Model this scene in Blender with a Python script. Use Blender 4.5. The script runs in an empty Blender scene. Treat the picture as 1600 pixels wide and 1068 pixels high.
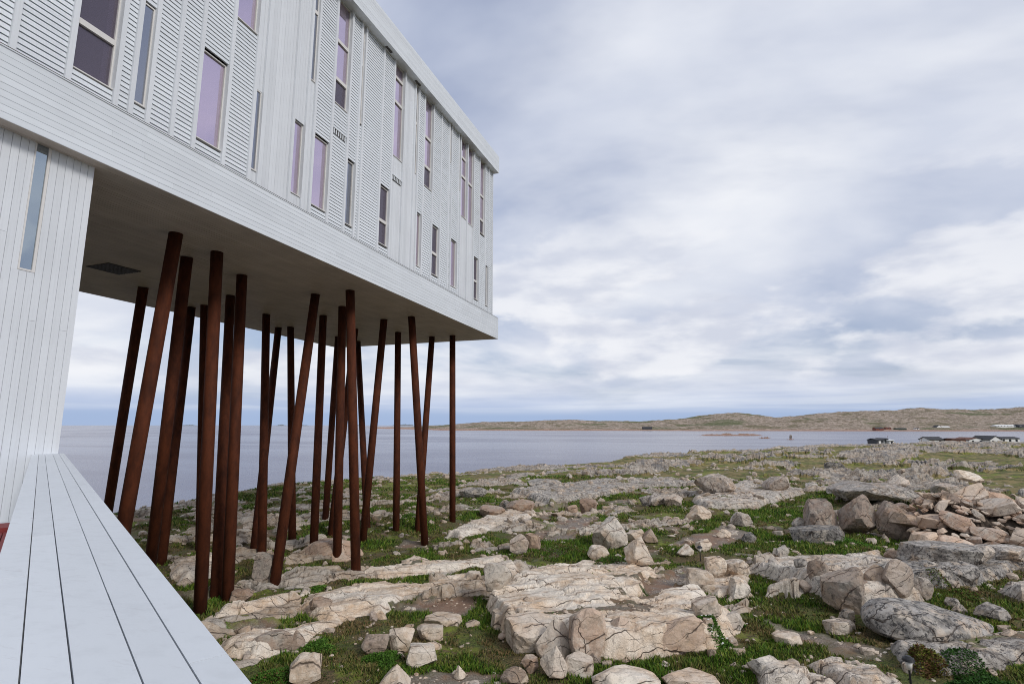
import bpy, math, random
import numpy as np
from mathutils import Vector, Matrix

# ------------------------------------------------------------------ camera, sky, sun, exposure
SC = bpy.context.scene
F = 832.0                      # focal length in photo pixels (photo 1600 px wide)
PITCH = math.radians(8.86)
YAW = math.radians(18.4)
cam_d = bpy.data.cameras.new('camera'); cam = bpy.data.objects.new('camera', cam_d)
SC.collection.objects.link(cam)
cam_d.sensor_width = 36.0; cam_d.lens = F / 1600 * 36.0
cam_d.clip_start = 0.05; cam_d.clip_end = 40000
cam.location = (0, 0, 0); cam.rotation_euler = (math.pi / 2 + PITCH, 0, YAW)
SC.camera = cam
SC.view_settings.view_transform = 'Standard'; SC.view_settings.look = 'None'
SC.view_settings.exposure = 0.3; SC.view_settings.gamma = 1.0
SC.view_settings.use_curve_mapping = False
SC.cycles.max_bounces = 4; SC.cycles.use_denoising = True; SC.cycles.denoiser = 'OPENIMAGEDENOISE'; SC.cycles.denoising_prefilter = 'NONE'; SC.cycles.denoising_input_passes = 'RGB_ALBEDO_NORMAL'
SC.cycles.caustics_reflective = False; SC.cycles.caustics_refractive = False
SC.cycles.filter_width = 1.0; SC.cycles.adaptive_threshold = 0.01

SUN_DIR = Vector((0.80, -0.42, 0.62)).normalized()      # towards the sun (thin cloud)
sd = bpy.data.lights.new('sun', 'SUN'); so = bpy.data.objects.new('sun', sd)
SC.collection.objects.link(so)
sd.energy = 1.5; sd.angle = math.radians(14); sd.color = (1.0, 0.96, 0.90)
so.rotation_euler = (-SUN_DIR).to_track_quat('-Z', 'Y').to_euler()

def nn(nt, typ, **kw):
    n = nt.nodes.new(typ)
    for k, v in kw.items():
        if k.startswith('i_'):
            key = k[2:]
            key = int(key) if key.isdigit() else key.replace('_', ' ')
            s = n.inputs[key]
            if isinstance(v, bpy.types.NodeSocket): nt.links.new(v, s)
            else: s.default_value = v
        else: setattr(n, k, v)
    return n
def math_(nt, op, a, b=0.0, c=0.0, clamp=False):
    n = nt.nodes.new('ShaderNodeMath'); n.operation = op; n.use_clamp = clamp
    for i, v in enumerate((a, b, c)):
        if isinstance(v, bpy.types.NodeSocket): nt.links.new(v, n.inputs[i])
        else: n.inputs[i].default_value = v
    return n.outputs[0]
def ramp(nt, v, lo, hi, a=0.0, b=1.0, smooth=True):
    n = nt.nodes.new('ShaderNodeMapRange'); n.clamp = True
    n.interpolation_type = 'SMOOTHSTEP' if smooth else 'LINEAR'
    nt.links.new(v, n.inputs[0])
    for i, x in zip((1, 2, 3, 4), (lo, hi, a, b)): n.inputs[i].default_value = x
    return n.outputs[0]
def mixc(nt, f, a, b, blend='MIX'):
    n = nt.nodes.new('ShaderNodeMix'); n.data_type = 'RGBA'; n.blend_type = blend
    for s, v in ((n.inputs[0], f), (n.inputs[6], a), (n.inputs[7], b)):
        if isinstance(v, bpy.types.NodeSocket): nt.links.new(v, s)
        else: s.default_value = v if not isinstance(v, tuple) else (v + (1.0,) if len(v) == 3 else v)
    return n.outputs[2]
def noise(nt, vec, scale, detail=4, rough=0.5, dist=0.0, out=0):
    n = nn(nt, 'ShaderNodeTexNoise', i_Scale=scale, i_Detail=detail, i_Roughness=rough, i_Distortion=dist)
    if vec is not None: nt.links.new(vec, n.inputs['Vector'])
    return n.outputs[out]
def vmul(nt, v, s):
    n = nt.nodes.new('ShaderNodeVectorMath'); n.operation = 'MULTIPLY'
    nt.links.new(v, n.inputs[0]); n.inputs[1].default_value = s
    return n.outputs[0]

world = bpy.data.worlds.new('World'); SC.world = world; world.use_nodes = True
def build_sky():
    nt = world.node_tree; nt.nodes.clear()
    sky = nn(nt, 'ShaderNodeTexSky', sky_type='NISHITA', sun_disc=False)
    sky.sun_elevation = math.asin(SUN_DIR.z); sky.sun_rotation = math.atan2(SUN_DIR.x, SUN_DIR.y)
    sky.air_density = 1.0; sky.dust_density = 1.5; sky.ozone_density = 1.5
    tc = nn(nt, 'ShaderNodeTexCoord'); D = tc.outputs['Generated']
    sep = nn(nt, 'ShaderNodeSeparateXYZ', i_0=D)
    zc = math_(nt, 'MAXIMUM', sep.outputs[2], 0.0)
    den = math_(nt, 'ADD', zc, 0.17)
    P = nn(nt, 'ShaderNodeCombineXYZ', i_0=math_(nt, 'DIVIDE', sep.outputs[0], den),
           i_1=math_(nt, 'DIVIDE', sep.outputs[1], den), i_2=0.0).outputs[0]
    # high veil of stratus, thin enough to show blue here and there
    n1 = noise(nt, vmul(nt, P, (0.55, 0.65, 1)), 1.0, 6, 0.52, 0.35)
    n2 = noise(nt, vmul(nt, P, (0.62, 0.75, 1)), 1.1, 6, 0.50, 0.25)
    veil = ramp(nt, n1, 0.33, 0.56)
    lum = ramp(nt, n2, 0.38, 0.66)
    blue = mixc(nt, 0.55, sky.outputs[0], (4.7, 5.35, 7.5))
    cl = mixc(nt, lum, (5.9, 6.4, 7.7), (8.8, 9.0, 9.5))
    col = mixc(nt, veil, blue, cl)
    # low puffy clouds
    n3 = noise(nt, vmul(nt, D, (2.9, 2.9, 7.0)), 1.25, 8, 0.50, 0.1)
    band = math_(nt, 'MULTIPLY', ramp(nt, sep.outputs[2], 0.035, 0.10), ramp(nt, sep.outputs[2], 0.48, 0.20))
    puff = math_(nt, 'MULTIPLY', ramp(nt, n3, 0.48, 0.56), band)
    n4 = noise(nt, vmul(nt, D, (3.2, 3.2, 9.5)), 2.3, 6, 0.5)
    pc = mixc(nt, ramp(nt, n4, 0.35, 0.62), (6.4, 6.75, 7.8), (9.0, 9.1, 9.5))
    col = mixc(nt, math_(nt, 'MULTIPLY', puff, 0.85), col, pc)
    # streaks over the clearer strip along the horizon
    n5 = noise(nt, vmul(nt, D, (1.6, 1.6, 34.0)), 1.3, 5, 0.5)
    hz = ramp(nt, sep.outputs[2], 0.085, 0.012)
    strip = mixc(nt, ramp(nt, n5, 0.42, 0.62), (4.3, 5.3, 7.5), (6.9, 7.5, 8.7))
    strip = mixc(nt, ramp(nt, sep.outputs[2], 0.040, 0.014), strip, (3.8, 4.9, 7.1))
    col = mixc(nt, hz, col, strip)
    bg = nn(nt, 'ShaderNodeBackground', i_Color=col, i_Strength=0.0815)
    nn(nt, 'ShaderNodeOutputWorld', i_Surface=bg.outputs[0])
build_sky()

# ------------------------------------------------------------------ projection helpers (photo pixel -> ray from the camera)
JA = math.radians(47)                        # strike of the rock joints
CY, SY, CP, SP = math.cos(YAW), math.sin(YAW), math.cos(PITCH), math.sin(PITCH)
def ray(px, py):
    u = (px - 800) / F; v = (534 - py) / F
    fh = CP - SP * v; up = SP + CP * v
    return (u * CY - fh * SY, u * SY + fh * CY, up)
def onz(px, py, z):
    r = ray(px, py); t = z / r[2]; return (r[0] * t, r[1] * t, z)
def onx(px, py, x):
    r = ray(px, py); t = x / r[0]; return (x, r[1] * t, r[2] * t)
def proj(x, y, z):
    u = x * CY + y * SY; f = -x * SY + y * CY
    f2 = f * CP + z * SP; v = -f * SP + z * CP
    if f2 < 0.01: return (-9999, -9999, f2)
    return (800 + F * u / f2, 534 - F * v / f2, f2)
def rf_to_xy(right, fwd):
    return (right * CY - fwd * SY, right * SY + fwd * CY)

# ------------------------------------------------------------------ object helpers
COL = SC.collection
WL = {}
def wl(o): return WL.get(o.name, Vector((0, 0, 0))) if o else Vector((0, 0, 0))
def link(o, parent=None, loc=(0, 0, 0)):
    COL.objects.link(o); loc = Vector(loc)
    if parent is not None:
        o.parent = parent; o.location = loc - wl(parent)
    else: o.location = loc
    WL[o.name] = loc
    return o
def empty(name, loc, label, cat, group=None):
    o = bpy.data.objects.new(name, None); o.empty_display_size = 0.2
    link(o, None, loc); tag(o, label, cat, group); return o
def tag(o, label=None, cat=None, group=None, kind=None):
    if label: o['label'] = label
    if cat: o['category'] = cat
    if group: o['group'] = group
    if kind: o['kind'] = kind
    return o
def mesh(name, verts, faces, mat, smooth=False):
    m = bpy.data.meshes.new(name); m.from_pydata(verts, [], faces); m.update()
    if mat: m.materials.append(mat)
    if smooth: m.polygons.foreach_set('use_smooth', [True] * len(m.polygons))
    return m
BOXF = [(0, 3, 2, 1), (4, 5, 6, 7), (0, 1, 5, 4), (1, 2, 6, 5), (2, 3, 7, 6), (3, 0, 4, 7)]
def boxv(x0, x1, y0, y1, z0, z1):
    return [(x0, y0, z0), (x1, y0, z0), (x1, y1, z0), (x0, y1, z0), (x0, y0, z1), (x1, y0, z1), (x1, y1, z1), (x0, y1, z1)]
_bm = {}
def box(name, x0, x1, y0, y1, z0, z1, mat, parent=None):
    sx, sy, sz = round(x1 - x0, 4), round(y1 - y0, 4), round(z1 - z0, 4)
    k = (sx, sy, sz, mat.name)
    if k not in _bm: _bm[k] = mesh(name, boxv(-sx / 2, sx / 2, -sy / 2, sy / 2, -sz / 2, sz / 2), BOXF, mat)
    o = bpy.data.objects.new(name, _bm[k])
    return link(o, parent, ((x0 + x1) / 2, (y0 + y1) / 2, (z0 + z1) / 2))
class MB:
    def __init__(s): s.v = []; s.f = []
    def add(s, v, f):
        n = len(s.v); s.v += [tuple(p) for p in v]; s.f += [tuple(i + n for i in q) for q in f]
    def box(s, *a): s.add(boxv(*a), BOXF)
    def tube(s, p, q, r0, r1, n=12, caps=True):
        p, q = Vector(p), Vector(q); d = (q - p).normalized()
        a = d.orthogonal().normalized(); b = d.cross(a)
        vs = []
        for c, r in ((p, r0), (q, r1)):
            for k in range(n):
                t = 2 * math.pi * k / n; vs.append(c + a * (r * math.cos(t)) + b * (r * math.sin(t)))
        fs = [(k, (k + 1) % n, n + (k + 1) % n, n + k) for k in range(n)]
        if caps: fs += [tuple(range(n - 1, -1, -1)), tuple(range(n, 2 * n))]
        s.add(vs, fs)
    def build(s, name, mat, parent=None, loc=(0, 0, 0), smooth=False):
        L = Vector(loc)
        m = mesh(name, [tuple(Vector(p) - L) for p in s.v], s.f, mat, smooth)
        return link(bpy.data.objects.new(name, m), parent, loc)

# ------------------------------------------------------------------ materials
def new_mat(name):
    m = bpy.data.materials.new(name); m.use_nodes = True
    nt = m.node_tree; nt.nodes.clear()
    out = nn(nt, 'ShaderNodeOutputMaterial'); b = nn(nt, 'ShaderNodeBsdfPrincipled')
    nt.links.new(b.outputs[0], out.inputs[0])
    return m, nt, b
def setc(nt, b, key, v):
    if isinstance(v, bpy.types.NodeSocket): nt.links.new(v, b.inputs[key])
    else: b.inputs[key].default_value = v if not (isinstance(v, tuple) and len(v) == 3) else v + (1.0,)
def bump(nt, b, h, strength=0.3, dist=0.01):
    n = nn(nt, 'ShaderNodeBump', i_Strength=strength, i_Distance=dist, i_Height=h)
    nt.links.new(n.outputs[0], b.inputs['Normal']); return n
def m_paint(name, c, stretch, var=0.05, wear=0.0, knots=False):
    m, nt, b = new_mat(name)
    g = nn(nt, 'ShaderNodeNewGeometry').outputs['Position']
    inf = nn(nt, 'ShaderNodeObjectInfo')
    n = noise(nt, g, 0.9, 5, 0.6)
    gr = noise(nt, vmul(nt, g, stretch), 1.0, 6, 0.6)
    col = mixc(nt, ramp(nt, n, 0.3, 0.7), tuple(x * (1 - var) for x in c), c)
    col = mixc(nt, ramp(nt, gr, 0.46, 0.72, 0, 0.16), col, tuple(x * 0.62 for x in c))
    r = ramp(nt, inf.outputs['Random'], 0, 1, 0.94, 1.03, False)
    col = mixc(nt, 1.0, col, nn(nt, 'ShaderNodeCombineColor', i_0=r, i_1=r, i_2=r).outputs[0], 'MULTIPLY')
    if wear:
        w = ramp(nt, noise(nt, g, 2.4, 8, 0.7), 0.62, 0.78, 0, wear)
        col = mixc(nt, w, col, (0.42, 0.41, 0.39))
    if knots:
        vo = nn(nt, 'ShaderNodeTexVoronoi', feature='F1', i_Vector=vmul(nt, g, (9.0, 5.5, 1.0)), i_Scale=1.0)
        pick = ramp(nt, nn(nt, 'ShaderNodeSeparateColor', i_0=vo.outputs['Color']).outputs[0], 0.55, 0.6)
        w = math_(nt, 'MULTIPLY', ramp(nt, vo.outputs['Distance'], 0.085, 0.03, 0, 0.55), pick)
        col = mixc(nt, w, col, (0.30, 0.27, 0.25))
        sc_ = ramp(nt, noise(nt, vmul(nt, g, (6, 34, 6)), 1.0, 5, 0.65), 0.60, 0.72, 0, 0.30)
        col = mixc(nt, sc_, col, (0.40, 0.40, 0.41))
    setc(nt, b, 'Base Color', col); b.inputs['Roughness'].default_value = 0.6
    bump(nt, b, gr, 0.25, 0.004)
    return m
M = {}
M['white'] = m_paint('white_board_paint', (0.70, 0.735, 0.775), (40, 1.2, 40), 0.05, 0.25)
M['whitev'] = m_paint('white_upright_board_paint', (0.695, 0.72, 0.755), (40, 40, 1.2), 0.05, 0.12)
M['cap'] = m_paint('white_plank_paint', (0.645, 0.68, 0.72), (14, 22, 30), 0.04, 0.10, True)
M['frame'] = m_paint('cream_window_frame', (0.70, 0.68, 0.66), (30, 30, 2), 0.05)
M['soffit'] = m_paint('bounce_tinted_soffit_boards', (0.54, 0.47, 0.41), (40, 1.0, 40), 0.18, 0.0)  # white boards, with the brown ground bounce and shade put into the colour
M['gap'] = m_paint('weatherproof_backing', (0.045, 0.035, 0.028), (5, 5, 5))
M['red'] = m_paint('dark_red_wood_paint', (0.22, 0.022, 0.022), (25, 25, 25), 0.2)
M['grille'] = m_paint('dark_metal_grille', (0.06, 0.055, 0.05), (9, 9, 9))
def m_glass(name, tint, refl, rough=0.03, see=0.0):
    m, nt, b = new_mat(name)
    g = nn(nt, 'ShaderNodeNewGeometry').outputs['Position']
    wob = noise(nt, vmul(nt, g, (1, 1.5, 0.8)), 1.0, 2, 0.5)
    setc(nt, b, 'Base Color', tint); b.inputs['Metallic'].default_value = refl
    b.inputs['Roughness'].default_value = rough
    bump(nt, b, wob, 0.10, 0.03)
    if see:
        tr = nn(nt, 'ShaderNodeBsdfTransparent'); tr.inputs[0].default_value = (0.93, 0.88, 0.95, 1)
        mx = nn(nt, 'ShaderNodeMixShader', i_0=see, i_1=b.outputs[0], i_2=tr.outputs[0])
        out = [n for n in nt.nodes if n.type == 'OUTPUT_MATERIAL'][0]; nt.links.new(mx.outputs[0], out.inputs[0])
    return m
M['glass'] = m_glass('coated_window_glass', (0.76, 0.64, 0.78), 0.92, 0.03, 0.2)
M['bglass'] = m_glass('grey_blue_window_glass', (0.30, 0.32, 0.38), 0.85)
M['curtain'] = m_paint('pale_curtain', (0.80, 0.76, 0.86), (60, 60, 1), 0.1)
M['dark'] = m_glass('screened_window_glass', (0.16, 0.14, 0.18), 0.35, 0.10, 0.35)
M['tglass'] = m_glass('blue_grey_window_glass', (0.34, 0.40, 0.46), 0.9)
def m_rust():
    m, nt, b = new_mat('rusted_steel')
    g = nn(nt, 'ShaderNodeNewGeometry').outputs['Position']
    n = noise(nt, vmul(nt, g, (5, 5, 1.6)), 1.0, 7, 0.65)
    n2 = noise(nt, g, 26, 4, 0.6)
    c = mixc(nt, ramp(nt, n, 0.3, 0.7), (0.045, 0.012, 0.005), (0.100, 0.027, 0.010))
    c = mixc(nt, ramp(nt, n2, 0.5, 0.75, 0, 0.5), c, (0.03, 0.011, 0.007))
    setc(nt, b, 'Base Color', c); b.inputs['Roughness'].default_value = 0.78; b.inputs['Specular IOR Level'].default_value = 0.2
    bump(nt, b, n2, 0.2, 0.004); return m
M['rust'] = m_rust()

def granite(nt, pos, grey, pink, fine=1.0):
    """colour + bump height of jointed, lichen-spotted granite; grey/pink are 0..1 sockets or floats"""
    big = noise(nt, pos, 0.55, 3, 0.6); mid = noise(nt, pos, 3.2, 5, 0.7, 0.3)
    sp = noise(nt, pos, 30 * fine, 2, 0.7)
    warp = nn(nt, 'ShaderNodeVectorMath', operation='SCALE', i_0=noise(nt, pos, 1.6, 3, 0.6, 0.0, 1), i_Scale=0.34).outputs[0]
    rot = nn(nt, 'ShaderNodeVectorRotate', rotation_type='Z_AXIS', i_Vector=pos, i_Angle=-JA).outputs[0]
    q = nn(nt, 'ShaderNodeVectorMath', operation='ADD', i_0=rot, i_1=warp).outputs[0]
    xyz = nn(nt, 'ShaderNodeSeparateXYZ', i_0=q)
    msk = noise(nt, pos, 0.8, 2, 0.5); msk2 = noise(nt, pos, 1.7, 1, 0.5)
    def joints(cx, cy, cz, wob):       # distance (m) to the nearest of a family of sub-parallel joints
        t = math_(nt, 'ADD', math_(nt, 'MULTIPLY', xyz.outputs[0], cx), math_(nt, 'MULTIPLY', xyz.outputs[1], cy))
        t = math_(nt, 'ADD', t, math_(nt, 'MULTIPLY', xyz.outputs[2], cz))
        t = math_(nt, 'ADD', t, math_(nt, 'MULTIPLY', msk, wob))
        p = math_(nt, 'PINGPONG', t, 0.5)
        return math_(nt, 'DIVIDE', p, math.sqrt(cx * cx + cy * cy + cz * cz))
    d1 = joints(0.25, 1.9, 1.1, 0.9); d2 = joints(1.25, 0.35, 0.5, 0.9); d3 = joints(0.9, 4.6, 3.4, 0.8)
    wid = ramp(nt, msk2, 0.35, 0.65, 0.004, 0.015)
    def line(d, k): return math_(nt, 'SUBTRACT', 1.0, math_(nt, 'DIVIDE', d, math_(nt, 'MULTIPLY', wid, k)), 0, True)
    j1 = math_(nt, 'MULTIPLY', line(d1, 1.0), ramp(nt, msk2, 0.40, 0.50))
    j2 = math_(nt, 'MULTIPLY', line(d2, 1.2), ramp(nt, msk, 0.44, 0.54))
    j3 = math_(nt, 'MULTIPLY', line(d3, 0.6), ramp(nt, msk2, 0.55, 0.44))
    jt = math_(nt, 'MAXIMUM', math_(nt, 'MAXIMUM', j1, j2), j3)
    halo = ramp(nt, d1, 0.10, 0.0)
    base = mixc(nt, ramp(nt, mid, 0.34, 0.64), (0.58, 0.425, 0.29), (0.80, 0.70, 0.57))
    base = mixc(nt, ramp(nt, big, 0.42, 0.62), base, (0.81, 0.745, 0.645))
    base = mixc(nt, math_(nt, 'MULTIPLY', pink, ramp(nt, mid, 0.22, 0.60)), base, (0.45, 0.265, 0.165))
    base = mixc(nt, math_(nt, 'MULTIPLY', halo, ramp(nt, mid, 0.42, 0.58, 0, 0.5)), base, (0.34, 0.18, 0.08))
    gcol = mixc(nt, ramp(nt, mid, 0.34, 0.64), (0.15, 0.14, 0.13), (0.52, 0.49, 0.455))
    gm = math_(nt, 'MULTIPLY', grey, ramp(nt, noise(nt, pos, 1.9, 4, 0.7), 0.34, 0.52))
    base = mixc(nt, gm, base, gcol)
    lich = ramp(nt, noise(nt, pos, 8.5, 4, 0.74), 0.525, 0.59)
    base = mixc(nt, math_(nt, 'MULTIPLY', lich, math_(nt, 'ADD', math_(nt, 'MULTIPLY', grey, 0.8), 0.10)), base, (0.035, 0.034, 0.036))
    base = mixc(nt, ramp(nt, sp, 0.57, 0.72, 0, 0.36), base, (0.12, 0.10, 0.085))
    base = mixc(nt, ramp(nt, sp, 0.42, 0.28, 0, 0.30), base, (0.74, 0.70, 0.66))
    base = mixc(nt, math_(nt, 'MULTIPLY', jt, 0.85), base, (0.06, 0.036, 0.026))
    h = math_(nt, 'ADD', math_(nt, 'MULTIPLY', mid, 0.7), math_(nt, 'MULTIPLY', sp, 0.12))
    vf = nn(nt, 'ShaderNodeTexVoronoi', feature='F1', i_Vector=vmul(nt, q, (1.9, 4.2, 3.6)), i_Scale=1.0)
    vg = nn(nt, 'ShaderNodeTexVoronoi', feature='F1', i_Vector=vmul(nt, q, (6.5, 11.0, 9.0)), i_Scale=1.0)
    st = math_(nt, 'MULTIPLY', nn(nt, 'ShaderNodeSeparateColor', i_0=vf.outputs['Color']).outputs[0], 0.5)
    st2 = math_(nt, 'MULTIPLY', nn(nt, 'ShaderNodeSeparateColor', i_0=vg.outputs['Color']).outputs[0], 0.35)
    h = math_(nt, 'ADD', h, math_(nt, 'ADD', math_(nt, 'SUBTRACT', st, math_(nt, 'MULTIPLY', vf.outputs['Distance'], 0.5)), st2))
    h = math_(nt, 'SUBTRACT', h, math_(nt, 'MULTIPLY', jt, 0.9))
    return base, h
def m_boulder():
    m, nt, b = new_mat('granite_boulder')
    pos = nn(nt, 'ShaderNodeNewGeometry').outputs['Position']
    inf = nn(nt, 'ShaderNodeObjectInfo')
    sc = nn(nt, 'ShaderNodeSeparateColor', i_0=inf.outputs['Color'])
    c, h = granite(nt, pos, sc.outputs[0], sc.outputs[1])
    v = ramp(nt, inf.outputs['Random'], 0, 1, 0.85, 1.08, False)
    v = math_(nt, 'MULTIPLY', v, math_(nt, 'MULTIPLY', sc.outputs[2], 0.93))
    c = mixc(nt, 1.0, c, nn(nt, 'ShaderNodeCombineColor', i_0=v, i_1=v, i_2=v).outputs[0], 'MULTIPLY')
    setc(nt, b, 'Base Color', c); b.inputs['Roughness'].default_value = 0.88
    bump(nt, b, h, 0.75, 0.05); return m
M['boulder'] = m_boulder()
def m_ground():
    m, nt, b = new_mat('rocky_turf')
    pos = nn(nt, 'ShaderNodeNewGeometry').outputs['Position']
    def at(n): return nn(nt, 'ShaderNodeAttribute', attribute_name=n).outputs['Fac']
    rock, crack, dirt, grey, far = at('rock'), at('crack'), at('dirt'), at('grey'), at('far')
    rc, h = granite(nt, pos, grey, 0.15)
    rc = mixc(nt, math_(nt, 'MULTIPLY', crack, 0.85), rc, (0.06, 0.048, 0.036))
    w_ = ramp(nt, at('pale'), 0.15, 0.7, 0.68, 1.06)
    rc = mixc(nt, 1.0, rc, nn(nt, 'ShaderNodeCombineColor', i_0=w_, i_1=w_, i_2=w_).outputs[0], 'MULTIPLY')
    # far rock: larger patches
    fp = noise(nt, vmul(nt, pos, (0.5, 0.5, 1.5)), 1.0, 5, 0.7)
    rc = mixc(nt, math_(nt, 'MULTIPLY', far, ramp(nt, fp, 0.52, 0.62)), rc, (0.15, 0.145, 0.145))
    n1 = noise(nt, pos, 0.8, 4, 0.65); n2 = noise(nt, pos, 5.0, 4, 0.7); n3 = noise(nt, pos, 30, 3, 0.7)
    turf = mixc(nt, ramp(nt, n1, 0.36, 0.62), (0.105, 0.135, 0.028), (0.175, 0.120, 0.060))
    turf = mixc(nt, ramp(nt, n2, 0.45, 0.70, 0, 0.85), turf, (0.105, 0.072, 0.042))
    turf = mixc(nt, ramp(nt, n3, 0.42, 0.60, 0, 0.85), turf, (0.026, 0.034, 0.012))
    turf = mixc(nt, math_(nt, 'MULTIPLY', far, ramp(nt, n1, 0.42, 0.60)), turf, (0.24, 0.19, 0.085))
    grav = mixc(nt, ramp(nt, n3, 0.35, 0.66), (0.13, 0.105, 0.09), (0.34, 0.29, 0.25))
    grav = mixc(nt, ramp(nt, n2, 0.5, 0.68, 0, 0.6), grav, (0.10, 0.075, 0.05))
    grav = mixc(nt, ramp(nt, n1, 0.44, 0.60, 0, 0.7), grav, (0.26, 0.15, 0.095))
    moss = ramp(nt, noise(nt, pos, 0.45, 4, 0.6), 0.52, 0.62)
    turf = mixc(nt, math_(nt, 'MULTIPLY', moss, ramp(nt, n2, 0.62, 0.45)), turf, (0.155, 0.185, 0.030))
    turf = mixc(nt, dirt, turf, grav)
    edge = math_(nt, 'ADD', rock, math_(nt, 'MULTIPLY', math_(nt, 'SUBTRACT', n2, 0.5), 0.55))
    f = ramp(nt, edge, 0.42, 0.54)
    setc(nt, b, 'Base Color', mixc(nt, f, turf, rc)); b.inputs['Roughness'].default_value = 0.92
    b.inputs['Specular IOR Level'].default_value = 0.25
    hh = math_(nt, 'ADD', math_(nt, 'MULTIPLY', f, h), math_(nt, 'MULTIPLY', n3, 0.35))
    bump(nt, b, hh, 0.85, 0.06); return m
M['ground'] = m_ground()
def m_hill():
    m, nt, b = new_mat('far_rock_and_heath')
    pos = nn(nt, 'ShaderNodeNewGeometry').outputs['Position']
    q = vmul(nt, pos, (1, 1, 2.5))
    n1 = noise(nt, q, 0.016, 8, 0.70); n2 = noise(nt, q, 0.11, 8, 0.75); n3 = noise(nt, q, 0.006, 4, 0.5)
    c = mixc(nt, ramp(nt, n2, 0.40, 0.60), (0.17, 0.13, 0.08), (0.50, 0.40, 0.325))
    c = mixc(nt, ramp(nt, n1, 0.50, 0.62, 0, .8), c, (0.13, 0.115, 0.045))
    c = mixc(nt, ramp(nt, n3, 0.54, 0.62, 0, 0.8), c, (0.085, 0.11, 0.03))
    z = nn(nt, 'ShaderNodeSeparateXYZ', i_0=pos).outputs[2]
    c = mixc(nt, ramp(nt, math_(nt, 'ADD', z, math_(nt, 'MULTIPLY', n2, 4)), -5.5, -8.5), c, (0.42, 0.25, 0.18))
    setc(nt, b, 'Base Color', c); b.inputs['Roughness'].default_value = 0.95
    bump(nt, b, n2, 0.9, 8.0); return m
M['hill'] = m_hill()
def m_sea():
    m, nt, b = new_mat('grey_sea')
    pos = nn(nt, 'ShaderNodeNewGeometry').outputs['Position']
    n1 = noise(nt, pos, 0.9, 6, 0.65); n2 = noise(nt, pos, 0.035, 5, 0.6)
    setc(nt, b, 'Base Color', (0.095, 0.092, 0.15)); n3 = noise(nt, vmul(nt, pos, (0.004, 0.011, 1)), 1.0, 5, 0.6, 0.6)
    setc(nt, b, 'Roughness', ramp(nt, n3, 0.36, 0.64, 0.17, 0.27))
    h = math_(nt, 'ADD', n1, math_(nt, 'MULTIPLY', n2, 2.0))
    bump(nt, b, h, 0.45, 0.35); return m
M['sea'] = m_sea()
def m_plain(name, c, rough=0.8, var=0.2, scale=3.0):
    m, nt, b = new_mat(name)
    pos = nn(nt, 'ShaderNodeNewGeometry').outputs['Position']
    n = noise(nt, pos, scale, 5, 0.6)
    setc(nt, b, 'Base Color', mixc(nt, ramp(nt, n, 0.3, 0.7), tuple(x * (1 - var) for x in c), c))
    b.inputs['Roughness'].default_value = rough; return m
def m_leaf(name):
    m, nt, b = new_mat(name)
    a = nn(nt, 'ShaderNodeAttribute', attribute_name='tint').outputs['Color']
    setc(nt, b, 'Base Color', a); b.inputs['Roughness'].default_value = 0.7
    b.inputs['Specular IOR Level'].default_value = 0.2
    return m
M['leaf'] = m_leaf('grass_and_leaf')

# ------------------------------------------------------------------ terrain functions
def _hash(ix, iy, seed):
    h = (ix.astype(np.int64) * 374761393 + iy.astype(np.int64) * 668265263 + seed * 1442695041) & 0xffffffff
    h = ((h ^ (h >> 13)) * 1274126177) & 0xffffffff
    h = ((h ^ (h >> 16)) * 2246822519) & 0xffffffff
    return ((h ^ (h >> 15)) & 0xffffff) / float(0xffffff)
def perlin(x, y, seed):
    ix = np.floor(x); iy = np.floor(y); fx = x - ix; fy = y - iy
    ux = fx * fx * fx * (fx * (fx * 6 - 15) + 10); uy = fy * fy * fy * (fy * (fy * 6 - 15) + 10)
    def g(dx, dy):
        a = _hash(ix + dx, iy + dy, seed) * 2 * np.pi
        return np.cos(a) * (fx - dx) + np.sin(a) * (fy - dy)
    a = g(0, 0) * (1 - ux) + g(1, 0) * ux; b = g(0, 1) * (1 - ux) + g(1, 1) * ux
    return (a * (1 - uy) + b * uy) * 1.5
def fbm(x, y, o, seed, gain=0.5):
    t = 0; a = 1.0; f = 1.0; s = 0
    for k in range(o):
        t = t + a * perlin(x * f + 17.3 * k, y * f - 9.1 * k, seed + k); s += a; a *= gain; f *= 2.03
    return t / s * 1.4
def worley(x, y, seed):
    ix = np.floor(x); iy = np.floor(y)
    f1 = np.full(x.shape, 9.0); f2 = np.full(x.shape, 9.0); cx = np.zeros(x.shape); cy = np.zeros(x.shape)
    ca = np.zeros(x.shape); cb = np.zeros(x.shape)
    for dx in (-1, 0, 1):
        for dy in (-1, 0, 1):
            jx = ix + dx; jy = iy + dy
            px = jx + 0.12 + 0.76 * _hash(jx, jy, seed); py = jy + 0.12 + 0.76 * _hash(jx, jy, seed + 7)
            d = np.hypot(px - x, py - y); c = d < f1
            f2 = np.where(c, f1, np.minimum(f2, d)); cx = np.where(c, px, cx); cy = np.where(c, py, cy)
            ca = np.where(c, jx, ca); cb = np.where(c, jy, cb); f1 = np.where(c, d, f1)
    return f1, f2, _hash(ca, cb, seed + 31), _hash(ca, cb, seed + 57), _hash(ca, cb, seed + 83), x - cx, y - cy
def sstep(a, b, x):
    t = np.clip((x - a) / (b - a), 0, 1); return t * t * (3 - 2 * t)

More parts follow.
